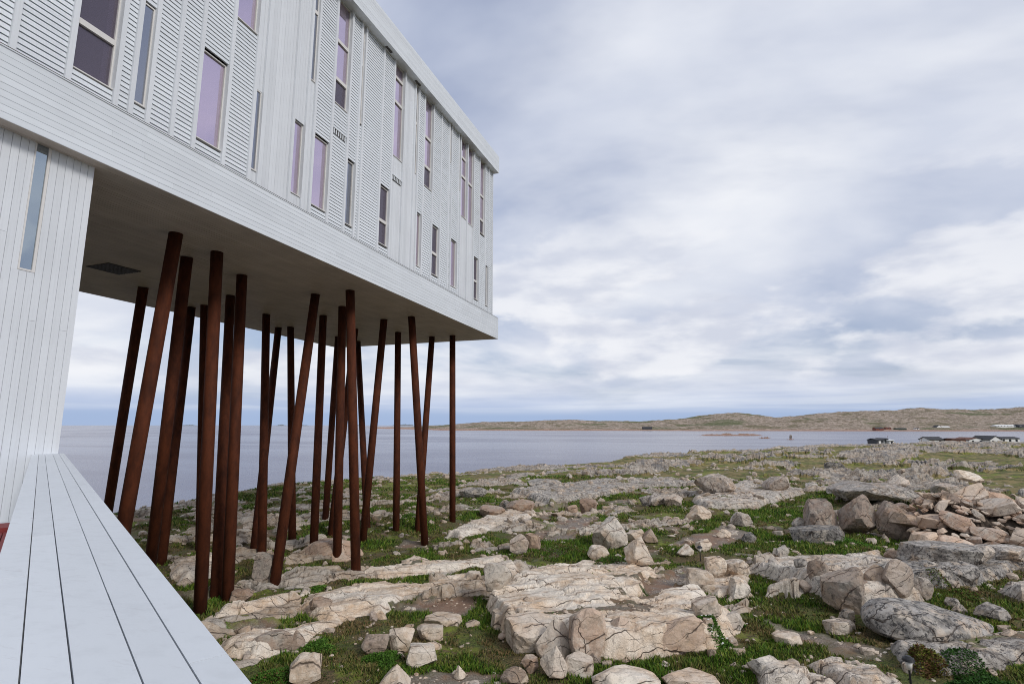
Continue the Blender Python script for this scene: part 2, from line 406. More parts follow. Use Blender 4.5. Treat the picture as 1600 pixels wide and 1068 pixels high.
SEA = -11.0
CREST = [(-200, 818, -4.6), (200, 806, -4.65), (350, 779, -4.7), (470, 760, -4.8), (600, 750, -4.8), (700, 741, -4.9), (800, 732, -5.0),
         (900, 724, -5.1), (1000, 716, -5.2), (1080, 710, -5.3), (1200, 704, -5.5), (1300, 698, -5.65), (1380, 694, -5.75), (1480, 691.8, -5.95),
         (1600, 691, -6.0), (2100, 691, -6.1)]
_cu, _cd, _cz = [], [], []
for (a, b_, z) in CREST:
    p = onz(a, b_, z); fw = -p[0] * SY + p[1] * CY; ri = p[0] * CY + p[1] * SY
    _cu.append(ri / fw); _cd.append(fw); _cz.append(z)
_cs = [0.5, 0.5, 0.45, 0.4, 0.35, 0.3, 0.25, 0.2, 0.16, 0.12, 0.08, 0.06, 0.055, 0.05, 0.05, 0.05]
ZN = -4.5
def base_height(x, y):
    ri = x * CY + y * SY; fw = -x * SY + y * CY
    u = np.where(fw > 0.5, ri / np.maximum(fw, 0.5), np.sign(ri) * 3.0)
    R = np.interp(u, _cu, _cd); zc = np.interp(u, _cu, _cz); sl = np.interp(u, _cu, _cs)
    d = np.where(fw > 0, fw, 0)
    t = np.clip((d - 10) / (R - 10), 0, 1)
    z = ZN + (zc - ZN) * t
    over = np.maximum(d - R, 0)
    z = z - sl * over * sstep(0, 1, over / (6 + 0.05 * R))
    return np.maximum(z, SEA - 2.5), d / R

# slabs of bare rock, outlines traced on the ground (photo pixels, dropped onto the ground plane), height in m, greyness
SLABS = [
 ([(755,945),(775,918),(850,882),(920,863),(1000,870),(1030,890),(1000,915),(1015,925),(965,948),(1095,925),(1115,940),(1082,955),(1150,962),(1155,985),(1110,1012),(1060,1026),(960,1030),(905,1012),(780,985)], 0.10, 0.05, 0.50),
 ([(462,945),(480,925),(560,905),(650,905),(720,890),(738,905),(640,925),(600,962),(560,958),(510,968)], 0.07, 0.05, 0.15),
 ([(335,1000),(400,985),(545,960),(500,985),(460,1012),(400,1030),(345,1020)], 0.08, 0.05, 0.24),
 ([(552,888),(620,872),(645,862),(700,868),(782,852),(788,868),(700,885),(590,896)], 0.10, 0.1),
 ([(1165,888),(1250,868),(1300,872),(1372,860),(1420,890),(1445,945),(1400,952),(1320,958),(1275,930),(1200,900)], 0.14, 0.5, 0.45),
 ([(1350,905),(1430,892),(1470,872),(1540,866),(1600,870),(1600,880),(1530,912),(1480,930),(1420,922)], 0.18, 0.95, 0.28),
 ([(1378,1008),(1450,1000),(1530,992),(1640,985),(1660,1040),(1500,1048),(1440,1056),(1400,1036)], 0.12, 0.85),
 ([(1178,1050),(1205,1030),(1240,1042),(1320,1080),(1180,1085)], 0.14, 0.4),
 ([(1245,1033),(1300,1022),(1350,1042),(1420,1075),(1330,1080)], 0.12, 0.55),
 ([(1070,905),(1100,885),(1170,880),(1172,925),(1120,930)], 0.12, 0.25),
 ([(330,965),(350,945),(440,930),(470,915),(440,945),(390,960)], 0.2, 0.1),
 ([(1310,1045),(1345,1035),(1382,1030),(1375,1040),(1325,1052)], 0.12, 0.1),
 ([(690,830),(760,800),(830,785),(850,795),(790,812),(720,835)], 0.14, 0.25),
 ([(1080,775),(1160,745),(1230,750),(1260,765),(1180,790),(1100,792)], 0.25, 0.6),
 ([(800,765),(930,745),(1060,740),(1100,748),(960,765),(860,780)], 0.28, 0.75),
 ([(260,880),(330,862),(360,870),(330,895),(280,905)], 0.18, 0.2),
 ([(1560,925),(1600,915),(1660,930),(1600,945)], 0.25, 0.6),
]
GRASS = [  # turf hollows
 ([(400,1068),(450,1000),(560,975),(700,985),(800,1000),(820,1068)], 1), ([(800,1040),(900,1035),(1100,1020),(1200,960),(1260,1000),(1190,1060),(900,1068)], 1),
 ([(1190,940),(1290,930),(1380,970),(1400,1000),(1250,1020),(1180,990)], 1), ([(1230,845),(1300,835),(1420,850),(1400,865),(1250,862)], 1),
 ([(820,830),(900,830),(960,850),(930,870),(830,860)], 1), ([(560,830),(640,800),(690,815),(640,840),(580,850)], 1), ([(1100,800),(1240,760),(1300,775),(1250,830),(1180,850),(1060,840)], 1),
 ([(1430,930),(1560,925),(1600,960),(1600,985),(1550,985),(1460,960)], 1), ([(980,745),(1080,720),(1180,722),(1080,745)], 1), ([(1480,1060),(1620,1040),(1640,1090),(1480,1090)], 1),
]
DIRT = [ [(850,985),(930,965),(1080,950),(1050,975),(960,990)], [(1000,910),(1060,870),(1100,878),(1060,925),(1020,930)], [(610,945),(700,905),(740,940),(700,960)], [(1060,840),(1130,815),(1180,830),(1120,850)],
         [(820,830),(880,800),(940,790),(900,830)], [(340,975),(430,960),(470,965),(380,985)], [(1280,985),(1400,1010),(1385,1025),(1290,1005)], [(1200,960),(1290,990),(1300,1005),(1220,985)] ]
def to_poly(pts):
    return np.array([onz(a, b_, ZN + 0.1)[:2] for a, b_ in pts])
SLABP = [(to_poly(q[0]), q[1], q[2], q[3] if len(q) > 3 else 0.12) for q in SLABS]
GRASSP = [to_poly(p) for p, _ in GRASS]
DIRTP = [to_poly(p) for p in DIRT]
def poly_sdf(x, y, P):
    """positive inside"""
    d = np.full(x.shape, 1e9); ins = np.zeros(x.shape, bool); n = len(P)
    for i in range(n):
        ax, ay = P[i]; bx, by = P[(i + 1) % n]; ex, ey = bx - ax, by - ay
        t = np.clip(((x - ax) * ex + (y - ay) * ey) / (ex * ex + ey * ey + 1e-9), 0, 1)
        d = np.minimum(d, np.hypot(x - ax - t * ex, y - ay - t * ey))
        c = ((ay > y) != (by > y)) & (x < ex * (y - ay) / (ey + 1e-12) + ax)
        ins ^= c
    return np.where(ins, d, -d)
def field(x, y, polys):
    out = np.full(x.shape, -9.0)
    for P in polys:
        b0 = P.min(0) - 1.2; b1 = P.max(0) + 1.2
        k = (x > b0[0]) & (x < b1[0]) & (y > b0[1]) & (y < b1[1])
        if k.any(): out[k] = np.maximum(out[k], poly_sdf(x[k], y[k], P))
    return out
def terrain(x, y):
    x = np.asarray(x, float); y = np.asarray(y, float)
    z, tr = base_height(x, y)
    dist = np.hypot(x, y); far = sstep(28, 75, dist)
    wob = fbm(x / 1.3, y / 1.3, 4, 5)
    xr = x * math.cos(JA) + y * math.sin(JA); yr = -x * math.sin(JA) + y * math.cos(JA)
    # undulation
    und = fbm(x / 11, y / 11, 4, 11) * 0.33 * sstep(6, 26, dist) + fbm(x / 2.6, y / 2.6, 3, 13) * 0.10
    und = und + fbm(xr / 30, yr / 16, 4, 17) * 0.5 * far
    z = z + und
    # bare rock
    rf = fbm(xr / 6.5 + 3.1, yr / 2.6, 5, 23, 0.55) * (1 - far) + fbm(xr / 26 + 1.7, yr / 8, 6, 29, 0.6) * far - 0.13 + 0.07 * far
    gs = field(x, y, GRASSP); rf = rf - 0.6 * sstep(-0.5, 0.3, gs + wob * 0.3)
    slab = np.full(x.shape, -9.0); sh = np.zeros(x.shape); sg = np.zeros(x.shape)
    for P, h, g, fl in SLABP:
        b0 = P.min(0) - 1.2; b1 = P.max(0) + 1.2
        k = (x > b0[0]) & (x < b1[0]) & (y > b0[1]) & (y < b1[1])
        if not k.any(): continue
        s = poly_sdf(x[k], y[k], P) + wob[k] * 0.22
        c = s > slab[k]
        idx = np.where(k)[0] if x.ndim == 1 else None
        slab[k] = np.maximum(slab[k], s)
        cen = P.mean(0); vd = cen / np.hypot(*cen); half = np.abs((P - cen) @ vd).max()
        hh = sstep(-0.06, 0.26, s) * (h + fl * np.clip(0.5 - ((x[k] - cen[0]) * vd[0] + (y[k] - cen[1]) * vd[1]) / half * 0.6, 0, 1))
        sh[k] = np.maximum(sh[k], hh); sg[k] = np.where(s > -0.1, g, sg[k])
    dsd = field(x, y, DIRTP); dirt = sstep(-0.25, 0.2, dsd + wob * 0.45) * 0.95
    dirt = np.maximum(dirt, sstep(0.30, 0.5, fbm(x / 3.1 + 8, y / 2.2, 4, 71)) * 0.8 * (1 - far))
    m0 = sstep(0.02, 0.12, rf); m1 = sstep(-0.06, 0.10, slab)
    m = np.maximum(m0, m1); m = m * (1 - 0.75 * sstep(0.1, 0.5, dirt) * (1 - sstep(0.02, 0.2, wob)))
    # jointed blocks
    wx = xr + 0.25 * wob; wy = yr + 0.25 * fbm(x / 0.9, y / 0.9, 3, 41)
    f1, f2, r1, r2, r3, ox, oy = worley(wx / 1.9, wy / 0.95, 101)
    e1 = f2 - f1; ck1 = 1 - sstep(0.0, 0.06, e1)
    g1, g2, q1, q2, q3, ux, uy = worley(wx / 0.62 + 5, wy / 0.40, 201)
    e2 = g2 - g1; ck2 = 1 - sstep(0.0, 0.10, e2)
    k1, k2, p1, p2, p3, vx, vy = worley(xr / 7.0 + 0.3 * wob, yr / 3.4, 301)
    rough = 0.26 + 0.74 * sstep(0.0, -0.4, slab)
    b1_ = (r1 - 0.45) * 0.26 + (r2 - 0.5) * 0.25 * ox + (r3 - 0.8) * 0.40 * oy
    b2_ = (q1 - 0.5) * 0.07 + (q2 - 0.5) * 0.12 * ux + (q3 - 0.6) * 0.14 * uy
    # bedding ledges: long risers facing the camera side
    tl = yr / 1.5 + 0.55 * fbm(xr / 4.0, yr / 1.5, 3, 47); saw = tl - np.floor(tl)
    led = sstep(0.0, 0.16, saw) - saw
    b1_ = b1_ * 0.75 + led * 0.24 + 0.22 * led * (1 - rough)
    tf = yr / 5.5 + 0.7 * fbm(xr / 14.0, yr / 6, 4, 49); sf = tf - np.floor(tf)
    b3_ = ((p1 - 0.4) * 0.5 + (p2 - 0.5) * 0.5 * vx + (p3 - 0.7) * 0.6 * vy) * (0.25 + 0.75 * far) + far * (sstep(0, .16, sf) - sf) * 1.1
    b3_ = b3_ * (1 - 0.6 * sstep(0.75, 0.95, tr))
    hf = m0 * (0.05 + 0.34 * np.clip(rf - 0.05, 0, 0.6))
    h = np.maximum(hf, sh) + m * rough * 0.85 * (b1_ + b2_ * rough) + m0 * (b3_) * 0.8
    h = h - m * (ck1 * (0.03 + 0.06 * rough) + ck2 * 0.03 * rough)
    h = h + m * fbm(x / 0.35, y / 0.35, 3, 61) * 0.03
    z = z + h + (1 - m) * fbm(x / 0.5, y / 0.5, 3, 63) * 0.045
    crack = np.clip(0.75 * ck1 * rough + 0.5 * ck2 * rough, 0, 1) * m
    grey = np.clip(np.where(m1 > 0.3, sg, 0.10 + 0.32 * sstep(18, 45, dist) + 0.5 * fbm(x / 7, y / 7, 3, 91)), 0, 1)
    pale = np.clip(m1 * (1 - 0.75 * sg), 0, 1) * (1 - 0.5 * far)
    return z, m, crack, dirt * (1 - m), grey, far, pale
GRID = {}
def sample(x, y):
    """terrain() read back from the ground mesh's own grid"""
    x = np.asarray(x, float); y = np.asarray(y, float)
    ri = x * CY + y * SY; fw = -x * SY + y * CY; r = np.hypot(ri, fw); a = np.arctan2(ri, fw)
    if not GRID or (np.abs(a) > math.radians(51.9)).any() or (r < 5.02).any() or (r > 458).any(): return terrain(x, y)
    ia = (a + math.radians(52)) / math.radians(104) * 859; ir = 3 + np.log(r / 5.0) / math.log(92.0) * 639
    a0 = np.clip(ia.astype(int), 0, 858); r0 = np.clip(ir.astype(int), 0, 641); fa = ia - a0; fr_ = ir - r0
    out = []
    for k in range(7):
        G = GRID[k]; out.append((G[r0, a0] * (1 - fa) + G[r0, a0 + 1] * fa) * (1 - fr_) + (G[r0 + 1, a0] * (1 - fa) + G[r0 + 1, a0 + 1] * fa) * fr_)
    return tuple(out)
def tz(x, y): return float(sample(np.array([x]), np.array([y]))[0][0])
def smooth_z(x, y):
    z, _ = base_height(x, y); return z
def ground_at(px, py):
    z = ZN
    for _ in range(8):
        p = onz(px, py, z); z = float(base_height(np.array([p[0]]), np.array([p[1]]))[0][0]) + 0.08
    return p[0], p[1]

def grid_object(name, X, Y, attrs, mat, wrap=False):
    nr, nc = X.shape
    Z = attrs.pop('z')
    co = np.stack([X, Y, Z], -1).reshape(-1, 3).astype(np.float32)
    i = np.arange(nr * nc).reshape(nr, nc)
    a = i[:-1, :-1].ravel(); b = i[:-1, 1:].ravel(); c = i[1:, 1:].ravel(); d = i[1:, :-1].ravel()
    if wrap:
        a = np.concatenate([a, i[:-1, -1]]); b = np.concatenate([b, i[:-1, 0]]); c = np.concatenate([c, i[1:, 0]]); d = np.concatenate([d, i[1:, -1]])
    quads = np.stack([a, b, c, d], -1)
    me = bpy.data.meshes.new(name)
    me.vertices.add(len(co)); me.vertices.foreach_set('co', co.ravel())
    nf = len(quads); me.loops.add(nf * 4); me.loops.foreach_set('vertex_index', quads.ravel().astype(np.int32))
    me.polygons.add(nf); me.polygons.foreach_set('loop_start', np.arange(0, nf * 4, 4, dtype=np.int32))
    me.polygons.foreach_set('loop_total', np.full(nf, 4, np.int32))
    me.polygons.foreach_set('use_smooth', np.full(nf, name != 'ground'))
    me.update(calc_edges=True)
    for k, v in attrs.items():
        at = me.attributes.new(k, 'FLOAT', 'POINT'); at.data.foreach_set('value', v.ravel().astype(np.float32))
    me.materials.append(mat)
    o = bpy.data.objects.new(name, me); COL.objects.link(o); return o

def build_terrain():
    az = np.concatenate([np.linspace(-math.radians(52), math.radians(52), 860), np.linspace(math.radians(52), math.radians(308), 120)[1:-1]])
    rr = np.concatenate([np.array([0.05, 2.0, 4.0]), np.geomspace(5.0, 460.0, 640)])
    A, R = np.meshgrid(az, rr)
    ri = R * np.sin(A); fw = R * np.cos(A)
    X = ri * CY - fw * SY; Y = ri * SY + fw * CY
    z, m, ck, dirt, grey, far, pale = terrain(X.ravel(), Y.ravel())
    sh = X.shape
    for k, v in enumerate((z, m, ck, dirt, grey, far, pale)): GRID[k] = v.reshape(sh)
    o = grid_object('ground', X, Y, dict(z=z.reshape(sh), rock=m, crack=ck, dirt=dirt, grey=grey, far=far, pale=pale), M['ground'], True)
    # faces wind downwards on this grid: flip
    o.data.flip_normals()
    tag(o, 'rocky granite ground with turf between bare slabs', None, None, 'structure')
build_terrain()

# sea to the horizon
s = MB(); S = 26000
s.add([(-S, -S, SEA), (S, -S, SEA), (S, S, SEA), (-S, S, SEA)], [(0, 1, 2, 3)])
tag(s.build('sea', M['sea']), 'calm grey sea reaching to the horizon', None, None, 'structure')

def build_hills():
    SH = [(540, 669.5), (620, 670.5), (700, 672.4), (800, 672.6), (1000, 672.8), (1100, 673), (1200, 673), (1300, 673.2), (1600, 673.4), (2300, 673.4)]
    RG = [(540, 668.3), (580, 667.2), (640, 666.5), (700, 663), (740, 660), (800, 659), (880, 656), (930, 658), (1000, 658.5), (1060, 655), (1110, 649), (1140, 646), (1170, 648),
          (1210, 652), (1240, 650), (1290, 646), (1350, 643), (1400, 642), (1440, 638.5), (1480, 640), (1540, 641), (1600, 637.5), (1700, 636), (2300, 636)]
    px = np.linspace(545, 2200, 700); k = np.linspace(0, 1, 90)
    hor = 534 + F * math.tan(PITCH)
    shd = -SEA * F / (np.interp(px, [a for a, _ in SH], [b for _, b in SH]) - hor) * 1.0
    rid = shd * 1.55 + 150
    rz = (hor - np.interp(px, [a for a, _ in RG], [b for _, b in RG])) / F * rid
    u = (px - 800) / F / (CP + SP * SP / CP)
    K, U = np.meshgrid(k, u, indexing='ij')
    D = shd[None, :] + (rid - shd)[None, :] * K * 1.5
    X = (U * D) * CY - D * SY; Y = (U * D) * SY + D * CY
    prof = sstep(0.0, 0.667, K) ** 0.8 * (1 - 0.35 * sstep(0.70, 1.0, K))
    Z = (SEA - 0.6) + (rz[None, :] - SEA) * prof
    n = fbm(X / 170, Y / 170, 6, 401, 0.55)
    Z = Z + n * 7.0 * sstep(0.02, 0.35, K) * np.clip((rz[None, :] - SEA) / 30, 0.12, 1) * (1 - 0.75 * np.exp(-((K - 0.667) / 0.05) ** 2))
    Z = Z + (fbm(X / 45, Y / 45, 5, 402, .6) * 4.0 + 0.2) * sstep(0.0, 0.1, K) * np.clip((rz[None, :] - SEA) / 30, 0.2, 1)
    Z = np.maximum(Z, SEA - 0.5); Z[0] = SEA - 1.5
    o = grid_object('hills', X, Y, dict(z=Z), M['hill']); o.data.flip_normals() if o.data.polygons[30000].normal.z < 0 else None
    tag(o, 'low rocky heath hills across the bay', None, None, 'structure')
build_hills()

# ------------------------------------------------------------------ the inn
XF, XW, YE = -9.50, -9.80, 26.22            # fascia plane, clapboard plane, far end
ZS, ZFT = 4.5, 5.60                          # soffit, top of the lower fascia
XB = -19.6                                   # back of the block
def zroof_b(y): return 12.715 + 0.0433 * y
def zroof_t(y): return 13.63 + 0.0453 * y
inn = empty('inn', (-14.5, 15, -4.8), 'white clapboard inn wing raised on leaning rust-brown steel stilts', 'building')
random.seed(4)
Y0 = -3.0
# core volumes
box('wall', XB + 0.3, XW - 0.14, Y0, 26.0, ZFT - 0.3, 12.4, M['gap'], inn)
mb = MB()
mb.add([(XB, Y0, zroof_b(Y0)), (XF + 0.0, Y0, zroof_b(Y0)), (XF + 0.0, YE, zroof_b(YE)), (XB, YE, zroof_b(YE)),
        (XB, Y0, zroof_t(Y0) - 0.03), (XF - 0.03, Y0, zroof_t(Y0) - 0.03), (XF - 0.03, YE - 0.03, zroof_t(YE) - 0.03), (XB, YE - 0.03, zroof_t(YE) - 0.03)],
       [(0, 3, 2, 1), (4, 5, 6, 7), (0, 1, 5, 4), (2, 3, 7, 6), (3, 0, 4, 7)])
roof = mb.build('roof', M['white'], inn)
mb = MB(); mb.box(XW - 0.4, XW - 0.145, Y0, 25.95, 12.3, 12.55)
mb.add([(XW - 0.4, Y0, 12.5), (XW - 0.145, Y0, 12.5), (XW - 0.145, 25.95, 12.5), (XW - 0.4, 25.95, 12.5),
        (XW - 0.4, Y0, zroof_b(Y0) - 0.0), (XW - 0.145, Y0, zroof_b(Y0)), (XW - 0.145, 25.95, zroof_b(25.95)), (XW - 0.4, 25.95, zroof_b(25.95))], BOXF)
mb.build('upper_wall', M['gap'], inn)
box('floor_slab', XB + 0.03, XF - 0.03, Y0, YE - 0.03, ZS + 0.03, ZFT - 0.01, M['gap'], inn)
# lower fascia boards, butt-jointed
fas = box('lower_fascia', XF - 0.029, XF - 0.012, Y0, YE - 0.012, ZS + 0.012, ZFT - 0.012, M['gap'], inn)
nb = 10; bh = (ZFT - ZS) / nb
for k in range(nb):
    y = Y0 - random.random() * 3
    while y < YE:
        y1 = min(y + random.uniform(3.2, 4.9), YE)
        if YE - y1 < 0.8: y1 = YE
        box('board', XF - 0.012, XF + random.uniform(-0.0015, 0.0015), y + 0.0015, y1 - 0.0015, ZS + k * bh + 0.0032, ZS + (k + 1) * bh - 0.0032, M['white'], fas)
        y = y1
# drip strip on top of the fascia
box('drip_strip', XF - 0.26, XF + 0.012, Y0, YE + 0.004, ZFT + 0.002, ZFT + 0.022, M['white'], inn)
box('flashing', XW - 0.02, XF - 0.03, Y0, YE, ZFT + 0.03, ZFT + 0.06, M['gap'], inn)
# upper (roof) fascia boards follow the rising roof line
rfas = MB(); rfas.add([(XF + 0.002, Y0, zroof_b(Y0) + .02), (XF + 0.002, YE, zroof_b(YE) + .02), (XF + 0.002, YE, zroof_t(YE) - .02), (XF + 0.002, Y0, zroof_t(Y0) - .02)], [(0, 1, 2, 3)])
rf_o = rfas.build('roof_fascia', M['gap'], inn)
for k in range(9):
    y = Y0 - random.random() * 3
    while y < YE:
        y1 = min(y + random.uniform(3.5, 4.9), YE + 0.015)
        if YE - y1 < 0.8: y1 = YE + 0.015
        q = MB(); a, b_ = k / 9, (k + 1) / 9
        def zz(yy, t): return zroof_b(yy) - 0.012 + (zroof_t(yy) + 0.01 - zroof_b(yy)) * t
        x0, x1 = XF + 0.003, XF + 0.016 + random.uniform(-.001, .001); yy0, yy1 = y + .0015, y1 - .0015
        q.add([(x0, yy0, zz(yy0, a) + .002), (x1, yy0, zz(yy0, a) + .002), (x1, yy1, zz(yy1, a) + .002), (x0, yy1, zz(yy1, a) + .002),
               (x0, yy0, zz(yy0, b_) - .002), (x1, yy0, zz(yy0, b_) - .002), (x1, yy1, zz(yy1, b_) - .002), (x0, yy1, zz(yy1, b_) - .002)], BOXF)
        q.build('board', M['white'], rf_o, loc=(x0, (yy0 + yy1) / 2, zz(yy0, a)))
        y = y1
# roof overhang vents (small dark slots seen on its underside)
for px, py in ((607, 78), (655, 133)):
    p = onz(px, py, 13.35); box('eaves_vent', -9.72, -9.64, p[1] - .18, p[1] + .18, zroof_b(p[1]) - 0.025, zroof_b(p[1]) + .01, M['grille'], inn)
# soffit boards
sof = box('soffit', XB + 0.02, XF - 0.031, Y0, YE - 0.031, ZS + 0.014, ZS + 0.028, M['gap'], inn)
x = XF - 0.013
while x > XB + 0.1:
    w = 0.112
    box('board', x - w + 0.006, x, Y0, YE - 0.02, ZS + random.uniform(-.001, .002), ZS + 0.013, M['soffit'], sof); x -= w
# end wall and back band
eb = box('end_fascia', XB, XF - 0.001, YE - 0.012, YE, ZS + .002, ZFT, M['white'], inn)
bb = box('back_fascia', XB - 0.0, XB + 0.018, Y0, YE - 0.014, ZS + .002, ZFT, M['white'], inn)
# battens and the bays between them
BPX = [(19.4,75),(106,121),(179.4,162.5),(203,176),(230,190),(267.5,210),(301,230),(348,255),(388,277.5),(403,287),(450.6,311),(471,322.5),(483,331),(510.6,346),(536,361),(552,369),(559,373),(589,390),(607,399),(625,409),(642,418.6),(648,422),(657.5,428.5),(672.5,436.6),(685.6,444.8),(698.3,451.8),(702.5,454.6),(713.7,461),(717.2,463),(728.5,468.7),(739,474),(748,479),(757.3,484),(763,487)]
BY = [-0.05, 0.75, 1.55, 2.1, 2.9, 3.7] + [onx(a, b_, XW + .04)[1] for a, b_ in BPX] + [25.99]
OFF = 6
LET = 'ABCDEFGHIJKLMNOPQRSTUVWXYZabcdefghi'
def bi(c): return OFF + LET.index(c)
FLAT = {bi(c) for c in 'IJKLSTUcd'}
GX = XW - 0.09
def gz(px, py): return onx(px, py, GX)[2]
WIN = {}
def win(c, sill, head, mull=(), kinds='g'):
    WIN.setdefault(bi(c), []).append((gz(*sill), None if head is None else gz(*head), [gz(*m_) for m_ in mull], kinds))
win('B', (110,106), (140,-75), [(123,33)], 'dd')
win('D', (208.8,162), (228,9), (), 'b'); win('G', (305,216), (320,80)); win('I', (393,267), (403,144.4), (), 'b')
win('K', (453.8,302), (462,189.4)); win('M', (486,320.6), (493,212.5)); win('O', (539.4,350.6), (544.4,252.5), (), 'b')
win('R', (590.8,380), (595,291), [(592,343)], 'dd'); win('V', (649.8,416), (652.4,334.7))
win('X', (674,428.6), (675.6,353), [(674.7,394.7)], 'dd'); win('a', (704.2,447.3), (705.6,375.4))
win('e', (740,467), (741,402.6), [(740.4,438.5)], 'dd'); win('g', (758,477.4), (759,416.4), (), 'b')
win('H', (371,31), (385,-150), [(378,-60)], 'gg'); win('L', (488.8,130.6), None, [(496,26)], 'bb')
win('N', (524,163.6), None, [(526,124),(529,65.5)], 'dgg'); win('P', (563.5,197), None, [(567,106)], 'bb')
win('S', (616.2,246.6), None, [(618.7,160.5),(620,123)], 'ggg'); win('U', (650.5,275), None, [(651,197)], 'bb')
win('W', (663.2,292), None, [(664,260),(664.8,214)], 'dgg'); win('Z', (703,256), None, [], 'g'); win('b', (717.5,300), None, [], 'g')
win('c', (721.5,340), None, [(722,276),(722.3,247)], 'ggg'); win('d', (730.8,350), None, [(731,286)], 'gg')
win('f', (750.2,365), None, [(750.4,343),(750.4,305)], 'dgg')
for k, y in enumerate(BY):
    zt = zroof_b(y) - 0.002
    wdt = 0.09
    box('batten', XW - 0.135, XW + 0.05 + (k % 3) * 0.001, y - wdt / 2, y + wdt / 2, ZFT + 0.062, zt, M['whitev'], inn)
def mk_window(y0, y1, z0, z1, mulls, kinds):
    fr = MB(); t = 0.030
    fx0, fx1 = XW - 0.12, XW - 0.055
    narrow = (y1 - y0) < 0.3
    rc = GX
    if narrow: t = 0.030; rc = XW - 0.035; fx1 = XW - 0.018
    tl = 0.004 if narrow else t
    fr.box(fx0, fx1, y0, y0 + tl, z0, z1); fr.box(fx0, fx1, y1 - t, y1, z0, z1)
    fr.box(fx0, fx1 + .004, y0 + tl + .0015, y1 - t - .0015, z1 - t, z1); fr.box(fx0, XW + 0.018, y0 + .002, y1 - .002, z0 - 0.022, z0 - .001)
    fr.box(fx0, fx1 + .004, y0 + tl + .0015, y1 - t - .0015, z0 + .001, z0 + t)
    zs = [z0] + mulls + [z1]
    for m_ in mulls: fr.box(fx0, fx1 + .012, y0 + tl + .0015, y1 - t - .0015, m_ - 0.055, m_ + 0.055)
    w = fr.build('window', M['frame'], inn, loc=(fx0, y0, z0))
    for j, kd in enumerate(kinds):
        a = zs[j] + (t if j == 0 else 0.055); b_ = zs[j + 1] - (t if j == len(kinds) - 1 else 0.055)
        box('pane', rc - 0.018, rc, y0 + tl - .003, y1 - t + .01, a - .01, b_ + .01, {'g': M['glass'], 'd': M['dark'], 'b': M['bglass']}[kd], w)
        if not narrow and kd != 'b':
            f0_, f1_ = ((0.52, 1.0) if kd == 'g' else (0.80, 0.97)); ya, yb = y0 + t, y1 - t
            box('curtain', XW - 0.134, XW - 0.126, ya + (yb - ya) * f0_, ya + (yb - ya) * f1_, a, b_, M['curtain'], w)
lap_jobs = []
for k in range(len(BY) - 1):
    y0, y1 = BY[k] + 0.046, BY[k + 1] - 0.046
    top = zroof_b((y0 + y1) / 2) + 0.02
    occ = []
    for (a, b_, ml, kd) in WIN.get(k, []):
        if b_ is None: b_ = zroof_b(y0) - 0.004
        mk_window(y0, y1, a, b_, ml, kd); occ.append((a - 0.025, b_))
    if k in FLAT:
        segs = []; z = ZFT + 0.062
        for a, b_ in sorted(occ):
            segs.append((z, a)); z = b_
        segs.append((z, top - 0.03))
        n = max(1, round((y1 - y0) / 0.105)); w = (y1 - y0) / n
        for a, b_ in segs:
            if b_ - a < 0.05: continue
            for j in range(n):
                box('board', XW - 0.03, XW - 0.008 + random.uniform(-.0015, .0015), y0 + j * w + .002, y0 + (j + 1) * w - .002, a, b_, M['whitev'], inn)
    else:
        z = ZFT + 0.07; n = 0
        while z + 0.1 < top + 0.05:
            if not any(z + 0.085 > a and z < b_ for a, b_ in occ):
                lap_jobs.append((k, y0, y1, z))
            z += 0.1
def in_view(y, z):
    p = proj(XW, y, z); return p[2] > 0 and -5 < p[0] < 1605 and -5 < p[1] < 1073
def lap_verts(y0, y1, z):
    return [(XW - 0.035, y0, z + .004), (XW + 0.010, y0, z), (XW + 0.010, y1, z), (XW - 0.035, y1, z + .004),
            (XW - 0.035, y0, z + 0.087), (XW - 0.004, y0, z + 0.086), (XW - 0.004, y1, z + 0.086), (XW - 0.035, y1, z + 0.087)]
vis = sorted([(abs(proj(XW, (a + b_) / 2, z)[2]), i) for i, (k, a, b_, z) in enumerate(lap_jobs) if in_view((a + b_) / 2, z) or in_view(a, z)])
near = {i for _, i in vis[:290]}
clap = bpy.data.objects.new('cladding', None); link(clap, inn, (XW, 14, ZFT))
lm = {}
restmb = {}
for i, (k, a, b_, z) in enumerate(lap_jobs):
    if i in near:
        if k not in lm:
            lm[k] = mesh('clapboard', [(x_ - XW, y_ - a, z_ - z) for x_, y_, z_ in lap_verts(a, b_, z)], BOXF, M['white'])
        link(bpy.data.objects.new('clapboard', lm[k]), clap, (XW + random.uniform(-.001, .001), a, z))
    else: restmb.setdefault(0, MB()).add(lap_verts(a, b_, z), BOXF)
r = restmb[0].build('far_clapboards', M['white'], clap); r['kind'] = 'stuff'
# end wall boards (faces away from the camera)
mb = MB(); z = ZFT + 0.07
while z < 13.7: mb.box(XB + .35, XW - .04, 26.0, 26.03, z, z + .088); z += 0.1
r = mb.build('end_clapboards', M['white'], inn); r['kind'] = 'stuff'
# wall vents
for (pa, pb) in (((521,203),(541,218)), ((614,276),(627,287))):
    p = onx(*pa, XW + .02); q = onx(*pb, XW + .02)
    k = max(j for j in range(len(BY)) if BY[j] < (p[1] + q[1]) / 2)
    y0, y1 = BY[k] + .06, BY[k + 1] - .06; z = (p[2] + q[2]) / 2 - 0.1
    v = MB(); v.box(XW - .03, XW + .05, y0, y1, z + .16, z + .185)
    hood = v.build('wall_vent', M['white'], inn)
    box('backing', XW - .005, XW + 0.016, y0 + .02, y1 - .02, z, z + .16, M['grille'], hood)
    for j in range(6):
        yy = y0 + .06 + j * (y1 - y0 - .12) / 5
        box('slat', XW + .017, XW + .034, yy - .02, yy + .02, z + .005, z + .155, M['white'], hood)
